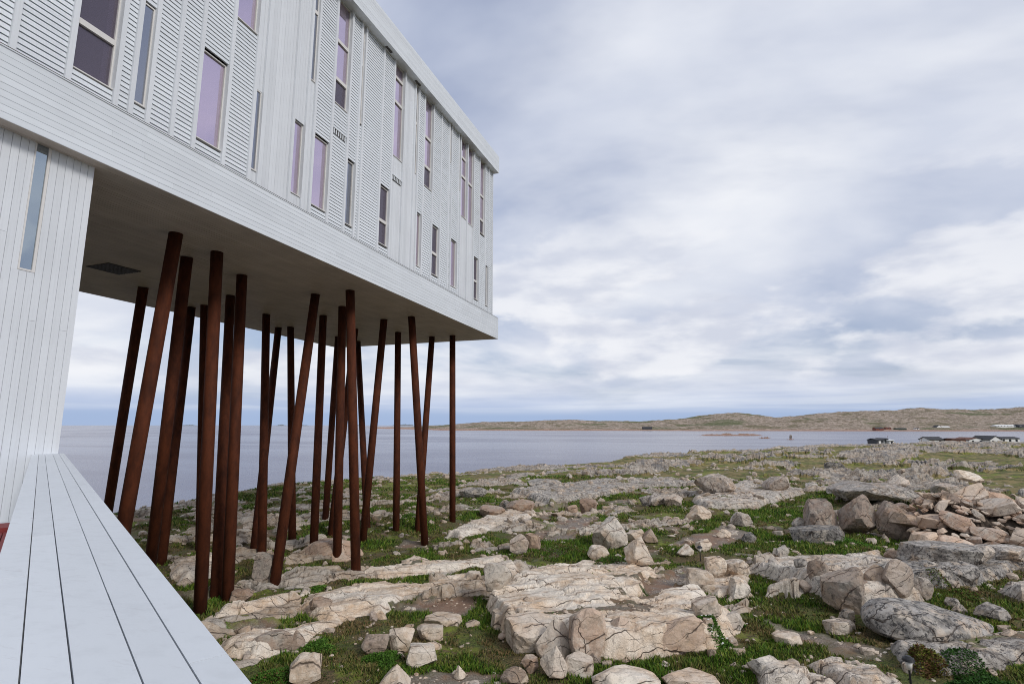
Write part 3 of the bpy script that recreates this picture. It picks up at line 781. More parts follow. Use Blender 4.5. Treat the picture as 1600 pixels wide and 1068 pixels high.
# grilles in the soffit
cs = [onz(a, b_, ZS)[:2] for a, b_ in ((134,415.6),(170,410),(222,423.5),(186,428.5))]
cs = [Vector(c) for c in cs]
for t0, t1 in ((0.0, 0.49), (0.51, 1.0)):
    a = cs[0].lerp(cs[3], t0); b_ = cs[0].lerp(cs[3], t1); c = cs[1].lerp(cs[2], t1); d = cs[1].lerp(cs[2], t0)
    g = MB()
    n = 9
    for j in range(n):
        f0, f1 = j / n, (j + .55) / n
        pts = [a.lerp(d, f0), b_.lerp(c, f0), b_.lerp(c, f1), a.lerp(d, f1)]
        g.add([(p.x, p.y, ZS - .02) for p in pts] + [(p.x, p.y, ZS - .003) for p in pts], BOXF)
    go = g.build('soffit_grille', M['grille'], inn)
    g2 = MB(); pts = [a, b_, c, d]
    g2.add([(p.x, p.y, ZS - .0025) for p in pts] + [(p.x, p.y, ZS - .0015) for p in pts], BOXF)
    g2.build('backing', M['grille'], go)
# stilts: (top px, foot px)
STILT = [((224,449),(158,865)),((275,365),(163,990)),((292,402),(231,915)),((299,480),(252,880)),((339,394),(313,952)),((320,477),(312,860)),((360,462),(338,924)),((378,430),(356,930)),
 ((416,491),(409,870)),((435,512),(397,858)),((454,511),(457,842)),((493,460),(430,908)),((505,493),(490,859)),((528,526),(508,818)),((535,479),(527,868)),((547,454),(556,890)),
 ((555,514),(517,833)),((559,533),(574,822)),((600,499),(567,840)),((622,519),(619,827)),((643,495),(664,842)),((675,526),(653,826)),((707,524),(707,815))]
FEET = []
for tp, ft in STILT:
    t = Vector(onz(tp[0], tp[1], ZS)); gx, gy = ground_at(*ft)
    b_ = Vector((gx, gy, tz(gx, gy))); FEET.append((gx, gy))
    d = (b_ - t).normalized()
    mb = MB(); mb.tube(t + Vector((0, 0, .01)) - d * 0.0, b_ + d * 0.6, 0.150, 0.150, 28, True)
    o = mb.build('stilt', M['rust'], inn, loc=tuple(b_), smooth=True)
    for p in o.data.polygons: p.use_smooth = len(p.vertices) == 4
# tower under the block
XT, TY = -9.80, 6.06
tow = box('tower', -17.5, XT - 0.025, -3.5, TY - 0.02, -6.5, ZS + .012, M['gap'], inn)
y = TY; wy0, wy1, wz = 5.165, 5.375, 2.42
while y > 0.5:
    w = random.choice((0.105, 0.11, 0.115)); a = y - w
    top = ZS - .001
    xf = XT + random.uniform(-.0012, .0012)
    if a < wy1 and y > wy0:
        cuts = [(-3.0, wz - .03)]
        if y > wy1 + 0.015: box('board', XT - .024, xf, wy1 + .012, y - .002, wz - .03, top, M['whitev'], tow)
        if a < wy0 - 0.015: box('board', XT - .024, xf, a + .002, wy0 - .012, wz - .03, top, M['whitev'], tow)
    else:
        zj = random.uniform(-1, 4) if random.random() < .45 else None
        cuts = [(-3.0, top)] if zj is None else [(-3.0, zj - .0015), (zj + .0015, top)]
    for z0, z1 in cuts: box('board', XT - .024, xf, a + .003, y - .003, z0, z1, M['whitev'], tow)
    y = a
fr = MB()
fr.box(XT - .02, XT + .006, wy0 - .01, wy0 + .012, wz - .028, ZS - .004); fr.box(XT - .02, XT + .006, wy1 - .03, wy1 + .01, wz - .028, ZS - .004)
fr.box(XT - .02, XT + .008, wy0 + .013, wy1 - .031, wz - .028, wz)
w = fr.build('tower_window', M['frame'], inn)
box('pane', XT - .021, XT - .012, wy0 + .01, wy1 - .02, wz - .01, ZS - .005, M['tglass'], w)
box('tower_end_boards', -17.4, XT - .026, TY - .018, TY - .001, -3, ZS - .001, M['whitev'], inn)

# ------------------------------------------------------------------ deck, parapet and red bench beside the camera
DV = Vector((-0.8620, 0.5069, 0)); NV = Vector((0.5069, 0.8620, 0)); ZCAP = -0.456
def plank(name, t0, t1, o0, o1, z0, z1, mat, parent, end_x=None):
    vs = []
    for z in (z0, z1):
        for (t, o) in ((t0, o0), (t1, o0), (t1, o1), (t0, o1)):
            if end_x is not None and t == t1: t = (end_x - NV.x * o) / DV.x
            p = DV * t + NV * o; vs.append((p.x, p.y, z))
    c = Vector(vs[0])
    m = mesh(name, [tuple(Vector(v) - c) for v in vs], BOXF, mat)
    return link(bpy.data.objects.new(name, m), parent, c)
par = empty('deck_parapet', (-2.0, 1.3, -1.43), 'white painted parapet with a broad five-plank cap leading to the tower', 'parapet')
OE = [-0.066, 0.017, 0.090, 0.184, 0.261, 0.331]
JT = [[-2.6, 2.28, 6.2], [-2.6, 3.05, 8.1], [-2.6, 4.6, 9.3], [-2.6, 1.9, 7.0], [-2.6, 1.25, 5.3]]
for k in range(5):
    ts = JT[k] + [11.6]
    for j in range(len(ts) - 1):
        plank('plank', ts[j] + .001, ts[j + 1] - .001, OE[k] + .0016, OE[k + 1] - .0016, ZCAP - .035, ZCAP + random.uniform(-.0012, .0008), M['cap'], par, XT + .004 if j == len(ts) - 2 else None)
plank('wall', -2.6, 11.4, -0.045, 0.295, -5.4, ZCAP - .037, M['whitev'], par, XT + .004)
deck = empty('deck', (-4, 1.5, -1.45), 'pale boarded deck at the foot of the white tower', 'deck')
plank('platform', -2.6, 11.0, -4.2, -0.06, -1.7, -1.475, M['gap'], deck, XT + .004)
for k in range(28):
    o1 = -0.06 - k * 0.145
    plank('plank', -2.6, 11.0, o1 - .141, o1, -1.474, -1.43, M['cap'], deck, XT + .004)
bench = empty('bench', tuple(DV * 6.2 + NV * -0.35 + Vector((0, 0, -1.43))), 'dark red slatted bench standing against the inside of the white parapet', 'bench')
for k in range(6):
    plank('slat', 4.6, 7.15, -0.07 - (k + 1) * .095, -0.07 - k * .095 - .008, -1.035, -1.0, M['red'], bench)
plank('end_rail', 7.16, 7.5, -0.68, -0.06, -1.03, -0.965, M['red'], bench)
plank('apron', 4.65, 7.4, -0.66, -0.08, -1.14, -1.04, M['red'], bench)
for t in (4.7, 7.3):
    for o in (-0.62, -0.17): plank('leg', t, t + .08, o, o + .07, -1.43, -1.142, M['red'], bench)

# ------------------------------------------------------------------ rocks
import bmesh
from mathutils import noise as mnoise
def ico(sub):
    bm = bmesh.new(); bmesh.ops.create_icosphere(bm, subdivisions=sub, radius=1.0)
    bm.verts.ensure_lookup_table()
    v = np.array([x_.co[:] for x_ in bm.verts]); f = [tuple(q.index for q in p.verts) for p in bm.faces]
    bm.free(); return v, f
ICO = {s_: ico(s_) for s_ in (2, 3, 4)}
def rock_mesh(seed, style='block', sub=4, scale=(1, 1, 1), rough=1.0):
    """chiselled granite: a ball cut by flat joints, edges crumbled a little; unit half-size before scale"""
    rng = np.random.RandomState(seed)
    v, f = ICO[sub]; v = v.copy() * 1.35
    cuts = []
    if style == 'block':
        for ax in range(3):
            for sg in (-1, 1):
                n = np.zeros(3); n[ax] = sg; n = n + rng.normal(0, 0.24, 3); cuts.append((n, rng.uniform(0.72, 0.98)))
        for _ in range(11): cuts.append((rng.normal(0, 1, 3), rng.uniform(0.82, 1.08)))
    elif style == 'slab':
        for sg in (-1, 1): cuts.append((np.array([0, 0, sg]) + rng.normal(0, 0.10, 3), rng.uniform(0.75, 0.95)))
        for k in range(6):
            a = k * math.pi / 3 + rng.uniform(-.4, .4); cuts.append((np.array([math.cos(a), math.sin(a), rng.normal(0, .15)]), rng.uniform(0.75, 1.0)))
        for _ in range(5): cuts.append((rng.normal(0, 1, 3), rng.uniform(0.95, 1.15)))
    elif style == 'wedge':
        cuts.append((np.array([0, 0, -1.0]), 0.8))
        a0 = rng.uniform(0, 6.28)
        for k in range(4):
            a = a0 + k * math.pi / 2 + rng.uniform(-.35, .35); cuts.append((np.array([math.cos(a), math.sin(a), rng.uniform(.35, .95)]), rng.uniform(0.55, 0.75)))
        for _ in range(5): cuts.append((rng.normal(0, 1, 3), rng.uniform(0.9, 1.1)))
    elif style == 'lens':
        for _ in range(7): cuts.append((rng.normal(0, 1, 3), rng.uniform(1.08, 1.25)))
        cuts.append((np.array([0, 0, -1.0]), 0.6))
    else:   # round
        for _ in range(26): cuts.append((rng.normal(0, 1, 3), rng.uniform(0.80, 1.05)))
        cuts.append((np.array([0, 0, -1.0]), 0.75))
    for n, d in cuts:
        n = n / np.linalg.norm(n); p = v @ n; o = np.maximum(p - d, 0); v = v - o[:, None] * n[None, :] * 0.95
    if style == 'lens': v[:, 2] *= np.clip(0.95 - 0.42 * v[:, 0], .2, 1.4); v[:, 1] *= np.clip(1 - .25 * v[:, 0], .3, 1.3)
    mx = np.abs(v).max(0); v = v / mx
    sc = np.array(scale, float)
    v = v * sc
    amp = (0.075 if style == 'round' else 0.05) * rough * float(np.sort(sc)[:2].mean())
    fr = 2.2 / float(sc.mean())
    off = rng.uniform(-50, 50, 3)
    nv = v / np.maximum(np.linalg.norm(v, axis=1)[:, None], 1e-6)
    dsp = np.array([mnoise.noise(Vector(p * fr + off)) * 1.0 + mnoise.noise(Vector(p * fr * 2.7 + off)) * 0.55 + mnoise.noise(Vector(p * fr * 6.1 + off)) * 0.28 for p in v])
    v = v + nv * (dsp * amp)[:, None]
    sn = np.array([rng.uniform(-.6, .6), rng.uniform(-1, 1), rng.uniform(.2, 1)]); sn /= np.linalg.norm(sn)
    tt = (v @ sn) / (0.34 * sc.mean()) + dsp * 0.35; st = tt - np.floor(tt)
    v = v - nv * ((np.clip(1 - np.abs(st - .5) / .13, 0, 1)) * (np.sin(np.floor(tt) * 12.9) * .5 + .5) * 0.05 * sc.mean())[:, None]
    if style == 'block':                      # a joint or two across the block
        for _ in range(2):
            n = rng.normal(0, 1, 3) * np.array([1, 1, .5]); n /= np.linalg.norm(n); d = rng.uniform(-.35, .35) * sc.min()
            q = np.abs(v @ n - d + 0.06 * sc.mean() * dsp); v = v - nv * (np.clip(1 - q / (0.05 * sc.mean()), 0, 1) * 0.055 * sc.mean())[:, None]
    m = bpy.data.meshes.new('rock'); m.from_pydata(v.tolist(), [], f); m.update(); m.materials.append(M['boulder'])
    return m
ROCKXY = []
def boulder(px, pyb, w, h, style, tone, label, name='boulder', seed=None, yawd=None, tilt=(0, 0), depth=0.8, sub=4, group=None, lift=0.0, back=0.0):
    gx, gy = ground_at(px, pyb)
    f = -gx * SY + gy * CY; mpp = f * 1.02 / F
    sx = w * mpp / 2; sz = h * mpp / 2 * 1.08; sy = sx * depth
    d = Vector((gx, gy, 0)).normalized(); c = Vector((gx, gy, 0)) + d * (sy * 0.55 + back)
    sd_ = seed if seed is not None else int(px * 7 + pyb * 13)
    m = rock_mesh(sd_, style, sub, (sx, sy, sz))
    o = bpy.data.objects.new(name, m)
    nr = Vector((gx, gy, 0)) - d * 0.55
    zb = min(tz(gx, gy), tz(c.x, c.y), tz(nr.x, nr.y) + 0.05)
    link(o, None, (c.x, c.y, zb + sz * 0.80 + lift))
    yw = YAW + math.radians(yawd if yawd is not None else random.uniform(-25, 25))
    o.rotation_euler = (math.radians(tilt[0]), math.radians(tilt[1]), yw)
    o.color = tone + (1.0,)
    tag(o, label, 'rock', group); ROCKXY.append((c.x, c.y, max(sx, sy)))
    return o
PALE, PINK, GREY, DARK, BUFF = (0.12, 0.18, 0.95), (0.15, 0.85, 0.80), (0.75, 0.15, 0.80), (0.95, 0.1, 0.58), (0.28, 0.7, 0.68)
random.seed(11)
B = boulder
B(478,1064,50,42,'block',(0.15,0.1,0.98),'squarish buff boulder lying alone in greenery beside the plank parapet',seed=3,yawd=35)
B(410,907,30,38,'block',(0.4,0.5,0.72),'upright brown boulder wedged at the foot of a leaning stilt',tilt=(0,12))
B(520,866,95,26,'round',(0.1,0.85,0.95),'long rounded pink rock hump spreading around the stilt feet')
B(430,1018,62,30,'block',BUFF,'brown-faced block at the front of the narrow slab near the parapet',depth=.6)
B(462,1014,26,31,'wedge',BUFF,'small pointed brown stone leaning on the end of the narrow slab')
B(457,938,28,20,'wedge',PALE,'pale pointed stone above the broad left slab')
B(376,932,34,22,'block',PINK,'tan block right of the nearest upright stilt foot')
B(500,958,34,20,'round',BUFF,'rounded tan knob on the near edge of the broad left slab')
B(625,1014,38,32,'block',PALE,'tallest pale block in the broken cluster on the left turf')
B(586,1022,40,26,'block',BUFF,'leftmost jagged block of the broken cluster on the left turf')
B(657,1038,48,30,'block',PALE,'cracked cream block, nearest of the broken cluster on the left turf')
B(672,994,46,20,'slab',PALE,'flat cream stone with a raised tip behind the broken cluster')
B(692,972,54,10,'slab',PALE,'thin white strip of rock behind the flat cream stone')
B(618,1078,48,34,'wedge',PALE,'large cream wedge cut off by the bottom edge of the view')
B(718,1054,18,19,'wedge',PALE,'small upright cream stone in the turf at bottom centre')
B(800,1058,42,24,'round',BUFF,'rounded tan stone left of the split blocks at bottom centre')
B(739,908,26,11,'slab',PALE,'flat pale stone between the two pale slabs')
B(790,915,44,28,'block',PALE,'pale cracked block on the left shoulder of the big pale slab')
B(778,946,44,36,'block',PALE,'split white block at the left end of the big pale slab')
B(790,978,50,24,'slab',PALE,'low white ledge under the left end of the big pale slab')
# front of the big pale slab
B(918,1032,62,72,'block',(0.1,0.7,1.0),'tall leaning pink block at the front of the big pale slab',tilt=(-8,14),yawd=12,depth=1.0)
B(978,1022,58,52,'block',(0.1,0.6,1.0),'pink block with slanting joints right of the tall leaning block',tilt=(-6,10),yawd=10)
B(1011,1026,34,24,'round',PINK,'rounded pink stone tucked low under the big pale slab')
B(1060,1026,78,48,'block',(0.12,0.65,0.98),'broad pink block with diagonal cracks under the big pale slab',tilt=(0,-8),yawd=-8)
B(1104,998,42,27,'slab',(0.2,0.35,1.0),'slanting striped ledge at the right end of the big pale slab',tilt=(0,-14))
B(1138,986,40,26,'slab',(0.5,0.15,1.0),'grey-topped ledge tip at the right end of the big pale slab',tilt=(0,-18))
B(832,1010,84,38,'slab',(0.15,0.25,1.0),'smooth cream slab left of the tall leaning pink block',tilt=(10,0))
B(866,1024,56,54,'wedge',(0.1,0.35,1.05),'cream wedge left of the tall leaning pink block')
B(868,1054,46,44,'wedge',(0.1,0.4,1.0),'left half of the split cream boulder at bottom centre')
B(906,1050,46,24,'slab',(0.1,0.3,1.05),'right half of the split cream boulder at bottom centre',tilt=(0,14))
B(829,1042,23,23,'block',PINK,'small pink block in the hollow left of the split boulder')
B(812,1056,27,24,'wedge',PALE,'small cream wedge furthest left of the split boulder')
B(925,1036,30,17,'wedge',BUFF,'small tan wedge at the foot of the tall leaning block')
B(978,1082,104,34,'round',(0.1,0.15,1.1),'broad pale hump at the bottom edge below the big slab')
B(1078,1084,80,32,'slab',(0.15,0.3,1.0),'pinkish slab at the bottom edge right of the broad hump')
B(1200,1062,50,30,'block',(0.45,0.1,1.05),'pale grey block beside the striped slabs at bottom right')
# white blocks right of centre
B(1090,922,46,30,'block',PALE,'left block of the white cluster right of the big pale slab',tilt=(0,10))
B(1116,908,36,30,'block',(0.3,0.1,1.08),'upright block at the back of the white cluster',yawd=5)
B(1150,906,42,26,'block',(0.4,0.05,1.05),'speckled block at the back right of the white cluster')
B(1154,934,38,32,'block',(0.4,0.05,1.08),'speckled block at the front right of the white cluster')
B(1104,926,30,14,'slab',PALE,'low flat block at the front of the white cluster')
B(1072,862,32,17,'wedge',PALE,'low cream wedge left of the black path light')
B(1100,858,22,17,'block',PALE,'white block right behind the black path light')
B(1131,842,22,13,'wedge',PALE,'tilted cream stone beyond the black path light')
B(1171,848,24,15,'block',DARK,'small dark block on the turf at middle right')
B(1282,930,32,46,'block',BUFF,'narrow leftmost block of the fractured ledge at right')
B(1318,958,60,66,'block',(0.35,0.6,0.72),'largest brown-fronted block of the fractured ledge at right',yawd=-30)
B(1353,952,16,36,'block',BUFF,'thin upright sliver in the fractured ledge at right')
B(1373,948,30,48,'block',(0.3,0.6,0.85),'upright block with a black joint in the fractured ledge at right',yawd=8)
B(1406,952,46,54,'block',(0.4,0.5,0.85),'second largest block of the fractured ledge at right',yawd=-12,tilt=(0,8))
B(1441,944,28,38,'block',(0.5,0.4,0.85),'rightmost slanting block of the fractured ledge at right',tilt=(0,15))
B(1252,915,20,14,'round',GREY,'small grey stone left of the fractured ledge')
B(1262,930,26,19,'block',BUFF,'brown stone at the foot of the fractured ledge')
B(1326,968,22,18,'block',GREY,'small lichen-spotted stone in front of the fractured ledge')
B(1506,922,60,30,'round',(0.85,0.2,0.85),'rounded dark grey ledge end right of the fractured ledge')
B(1466,896,100,28,'slab',(0.9,0.15,0.9),'long dark lichen-covered slab above the fractured ledge')
B(1530,892,46,27,'block',(0.7,0.35,0.9),'grey block with a tan face right of the long dark slab')
B(1575,885,60,18,'slab',(0.75,0.15,1.0),'pale grey shelf at the right edge below the stone heap')
B(1455,1002,186,50,'lens',(0.95,0.25,0.85),'huge flat lens-shaped grey boulder resting on the grey slab',seed=21,yawd=0,depth=.55,tilt=(4,3))
B(1487,954,20,14,'block',GREY,'small grey block behind the huge lens-shaped boulder')
B(1500,962,20,16,'wedge',GREY,'small grey wedge behind the huge lens-shaped boulder')
B(1553,975,44,24,'round',(0.8,0.3,0.85),'dark rounded rock right behind the huge lens-shaped boulder')
B(1230,1002,40,14,'slab',PALE,'flat cream stone lying at the left side of the footpath')
B(1310,985,40,17,'slab',(0.35,0.1,1.05),'flat pale stone in the turf below the fractured ledge')
# big block row left of the heap
B(1285,836,56,54,'block',(0.34,0.8,0.66),'leftmost huge square block of the row left of the stone heap',yawd=8,depth=.9)
B(1345,840,54,60,'block',(0.34,0.8,0.66),'second huge block of the row, tilted and overhanging the grass',yawd=22,tilt=(-8,12),depth=.9)
B(1398,842,52,54,'block',(0.36,0.8,0.7),'third huge block of the row, cut by slanting joints',yawd=-18,tilt=(0,20),depth=.9)
B(1444,846,44,46,'block',(0.3,0.75,0.8),'square tan block where the huge row meets the stone heap',yawd=2,depth=.9)
B(1360,795,150,26,'round',(0.75,0.3,0.85),'long grey ledge behind the row of huge blocks',back=1.2,lift=.35)
B(1278,848,76,20,'slab',DARK,'flat black-lichened slab in front of the leftmost huge block',tilt=(0,-6))
B(1248,832,22,26,'round',GREY,'rounded grey stone at the left end of the huge row')
B(1398,880,30,20,'block',PINK,'brown pink stone below the row of huge blocks')
B(1424,880,40,24,'wedge',BUFF,'tan wedge in front of the stone heap')
B(1445,892,56,22,'slab',(0.7,0.3,0.9),'speckled slab leaning at the lower left of the heap',tilt=(0,12))
# middle distance
B(812,858,30,32,'block',(0.3,0.5,0.9),'square brown-grey block left of the mossy bank',yawd=0)
B(833,852,24,25,'block',PINK,'pink block paired with the square block by the mossy bank')
B(957,850,56,42,'block',(0.3,0.15,1.05),'big striped pale boulder, tilted, near the centre',tilt=(0,-22))
B(934,868,34,23,'round',PALE,'rounded white boulder below the big striped one')
B(998,888,46,38,'wedge',PALE,'pale pointed boulder with dark grooves behind the big slab')
B(1016,842,26,20,'wedge',(0.3,0.6,0.75),'small brown wedge beyond the grooved pointed boulder')
B(992,840,30,16,'slab',PALE,'white tilted slab right of the big striped boulder',tilt=(0,-20))
B(1090,812,40,21,'wedge',PALE,'pale wedge alone on the green turf beyond the centre')
B(1159,820,32,23,'block',(0.6,0.1,0.95),'grey squared boulder alone on the green turf')
B(1120,778,66,30,'round',(0.6,0.45,0.9),'large grey-pink rock mass standing beyond the turf')
B(1030,788,36,18,'block',(0.6,0.3,0.9),'grey block of the boulder trio beyond the centre')
B(1052,790,30,19,'round',(0.2,0.5,1.0),'pale pinkish block of the boulder trio beyond the centre')
B(1012,786,24,16,'block',GREY,'left grey block of the boulder trio beyond the centre')
B(893,796,20,15,'block',PINK,'small pink block on the reddish rubble bank')
B(920,794,26,26,'block',PINK,'larger pink block topping the reddish rubble bank')
B(788,792,18,14,'slab',DARK,'dark slab tipped on edge beside the last stilt',tilt=(35,20))
B(766,806,44,15,'block',PINK,'low row of pink blocks beside the last upright stilt')
B(816,800,52,17,'block',PINK,'longer pink ledge right of the last upright stilt')
B(1216,772,44,22,'block',(0.5,0.5,0.9),'cluster rock left on the far turf at right')
B(1404,764,34,20,'wedge',(0.4,0.4,1.0),'split pale wedge behind the huge row')
B(1268,765,22,12,'round',GREY,'small round grey rock on the far turf')
B(1310,775,32,12,'slab',GREY,'flat grey rock on the far turf above the huge row')
B(1519,768,40,7,'slab',(0.1,0.02,1.15),'clean white slab leaning on grey rock behind the heap',tilt=(38,12),lift=.45,depth=.6)
B(1480,772,40,16,'block',(0.5,0.5,0.9),'brownish ledge left of the clean white slab')
B(1305,738,32,16,'block',DARK,'dark rock far out on the right')
B(740,778,44,16,'round',(0.8,0.2,0.85),'grey hump beyond the last upright stilt')
B(850,762,60,16,'round',(0.85,0.15,0.8),'long dark grey hump on the ledge beyond the stilts')

# heap of quarried stones
def stone_heap():
    a = Vector(ground_at(1440, 862)); b_ = Vector(ground_at(1680, 880))
    hp = empty('stone_heap', (a.x, a.y, tz(a.x, a.y)), 'long heap of angular tan and pink quarried stones at right', 'stone heap')
    ax = (b_ - a); L = ax.length; ax.normalize(); bk = Vector((-ax.y, ax.x))
    if bk.dot(Vector((a.x, a.y))) < 0: bk = -bk
    rng = random.Random(5)
    meshes = [rock_mesh(900 + k, rng.choice(('slab', 'block', 'slab', 'wedge')), 3, (1, rng.uniform(.45, .8), rng.uniform(.24, .5)), 0.6) for k in range(16)]
    def H(s_, w_): return (0.25 + 1.65 * sstep(0.0, 1.0, w_ / 2.9)) * (0.55 + 0.45 * sstep(0.0, 0.35, s_ / L)) * sstep(4.6, 3.6, w_)
    # packed rubble core that carries the loose stones
    vs, fs = [], []
    ns, nw = 40, 18
    for i in range(ns + 1):
        for j in range(nw + 1):
            s_ = -0.3 + (L + .6) * i / ns; w_ = -0.1 + 4.9 * j / nw
            p = a + ax * s_ + bk * w_; h_ = float(H(s_, w_)) * (1 if 0 < j < nw else 0) * float(sstep(-.3, .8, s_)) - .30 + rng.uniform(-.12, .1)
            vs.append((p.x, p.y, h_))
    zz_ = sample([q[0] for q in vs], [q[1] for q in vs])[0]
    vs = [(q[0], q[1], q[2] + float(zq)) for q, zq in zip(vs, zz_)]
    for i in range(ns):
        for j in range(nw):
            q = i * (nw + 1) + j; fs.append((q, q + nw + 1, q + nw + 2, q + 1))
    m = mesh('rubble_core', vs, fs, M['earth']); link(bpy.data.objects.new('rubble_core', m), hp)
    pts = []
    for k in range(4000):
        s_ = rng.uniform(0, L); w_ = rng.uniform(-0.05, 3.9); sz = rng.choice((.14, .18, .24, .3, .38, .5, .62, .75))
        if all((s_ - q[0]) ** 2 + ((w_ - q[1]) * 1.0) ** 2 > (0.50 * (sz + q[2])) ** 2 for q in pts): pts.append((s_, w_, sz))
        if len(pts) >= 285: break
    for s_, w_, sz in pts:
        p = a + ax * s_ + bk * w_
        o = bpy.data.objects.new('stone', rng.choice(meshes))
        link(o, hp, (p.x, p.y, tz(p.x, p.y) + float(H(s_, w_)) + rng.uniform(-.08, .05)))
        o.scale = (sz * rng.uniform(.9, 1.25), sz * rng.uniform(.8, 1.1), sz * rng.uniform(.8, 1.2))
        o.rotation_euler = (rng.gauss(0, .35), rng.gauss(.25, .35), math.atan2(ax.y, ax.x) + rng.gauss(0, .6))
        t = rng.random(); o.color = (0.05 + 0.4 * rng.random() ** 2, 0.2 + 0.8 * t, rng.uniform(.78, 1.25), 1)
        ROCKXY.append((p.x, p.y, sz * .7))
M['earth'] = m_plain('dark_earth', (0.10, 0.075, 0.055), 0.95, 0.5, 6)
stone_heap()

# small stones strewn over the turf, pebbles
def strewn():
    rng = np.random.RandomState(77)
    meshes = [rock_mesh(700 + k, ('block', 'slab', 'wedge', 'round')[k % 4], 3 if k < 8 else 2, (1, .8, .5), 1.0) for k in range(16)]
    n = 0; tries = 0
    px = rng.uniform(260, 1600, 6000); py = rng.uniform(790, 1066, 6000)
    P = np.array([onz(a, b_, ZN + .05)[:2] for a, b_ in zip(px, py)])
    z, m, ck, dirt, grey, far, pale = sample(P[:, 0], P[:, 1])
    RX = np.array(ROCKXY)
    small_v, small_f = [], []; sv, sf = ICO[2]; cnt = 0
    picks = []
    for i in range(len(P)):
        if m[i] > 0.35: continue
        if (np.hypot(RX[:, 0] - P[i, 0], RX[:, 1] - P[i, 1]) < RX[:, 2] * .9 + .1).any(): continue
        if any(math.hypot(fx - P[i, 0], fy - P[i, 1]) < .4 for fx, fy in FEET): continue
        picks.append(i)
    for j, i in enumerate(picks):
        d = math.hypot(*P[i])
        if j < 190:
            o = bpy.data.objects.new('stone', meshes[rng.randint(16)])
            r = (0.04 + 0.10 * rng.rand() ** 2.2) * (0.75 + d / 45)
            link(o, None, (P[i, 0], P[i, 1], z[i] + r * .18)); o.scale = (r * rng.uniform(.9, 1.4), r, r * rng.uniform(.7, 1.1))
            o.rotation_euler = (rng.normal(0, .25), rng.normal(0, .25), rng.uniform(0, 6.28))
            o.color = (0.1 + .4 * rng.rand() ** 2, .1 + .5 * rng.rand(), rng.uniform(.9, 1.12), 1)
            tag(o, 'small loose pale granite stone strewn on the turf', 'stone', 'small stones strewn over the turf')
    # pebbles
    N = 9000
    rr = np.exp(rng.uniform(np.log(8), np.log(36), N)); az = rng.uniform(-.75, .85, N)
    X = rr * np.sin(az) * CY - rr * np.cos(az) * SY; Y = rr * np.sin(az) * SY + rr * np.cos(az) * CY
    z, m, ck, dirt, grey, far, pale = sample(X, Y)
    cl = fbm(X / 1.7, Y / 1.7, 3, 555)
    k = ((dirt > 0.3) & (rng.rand(N) < .75)) | ((m < .4) & (cl > .12) & (rng.rand(N) < .55))
    X, Y, z, rr = X[k], Y[k], z[k], rr[k]
    base = np.array([(1, 0, 0), (-.5, .87, 0), (-.5, -.87, 0), (.2, .1, .75), (-.3, -.2, .6), (.9, .8, .1)], float)
    tri = np.array([(0, 5, 3), (5, 1, 3), (1, 4, 3), (1, 2, 4), (2, 3, 4), (2, 0, 3)])
    n = len(X); a = rng.uniform(0, 6.28, n); s_ = rng.uniform(.012, .045, n) * (.6 + rr / 22)
    bx = base[:, 0][None] * s_[:, None] * rng.uniform(.7, 1.5, n)[:, None]; by = base[:, 1][None] * s_[:, None]
    VX = X[:, None] + bx * np.cos(a)[:, None] - by * np.sin(a)[:, None]; VY = Y[:, None] + bx * np.sin(a)[:, None] + by * np.cos(a)[:, None]
    VZ = z[:, None] - .006 + base[:, 2][None] * s_[:, None] * .8
    v = np.stack([VX, VY, VZ], -1).reshape(-1, 3); f = (tri[None] + (np.arange(n) * 6)[:, None, None]).reshape(-1, 3)
    me = bpy.data.meshes.new('gravel'); me.from_pydata(v.tolist(), [], f.tolist()); me.materials.append(M['boulder'])
    o = bpy.data.objects.new('gravel', me); COL.objects.link(o); o.color = (.2, .35, 1.0, 1)
    tag(o, 'loose pinkish gravel scattered between slabs and turf', 'gravel', None, 'stuff')
strewn()
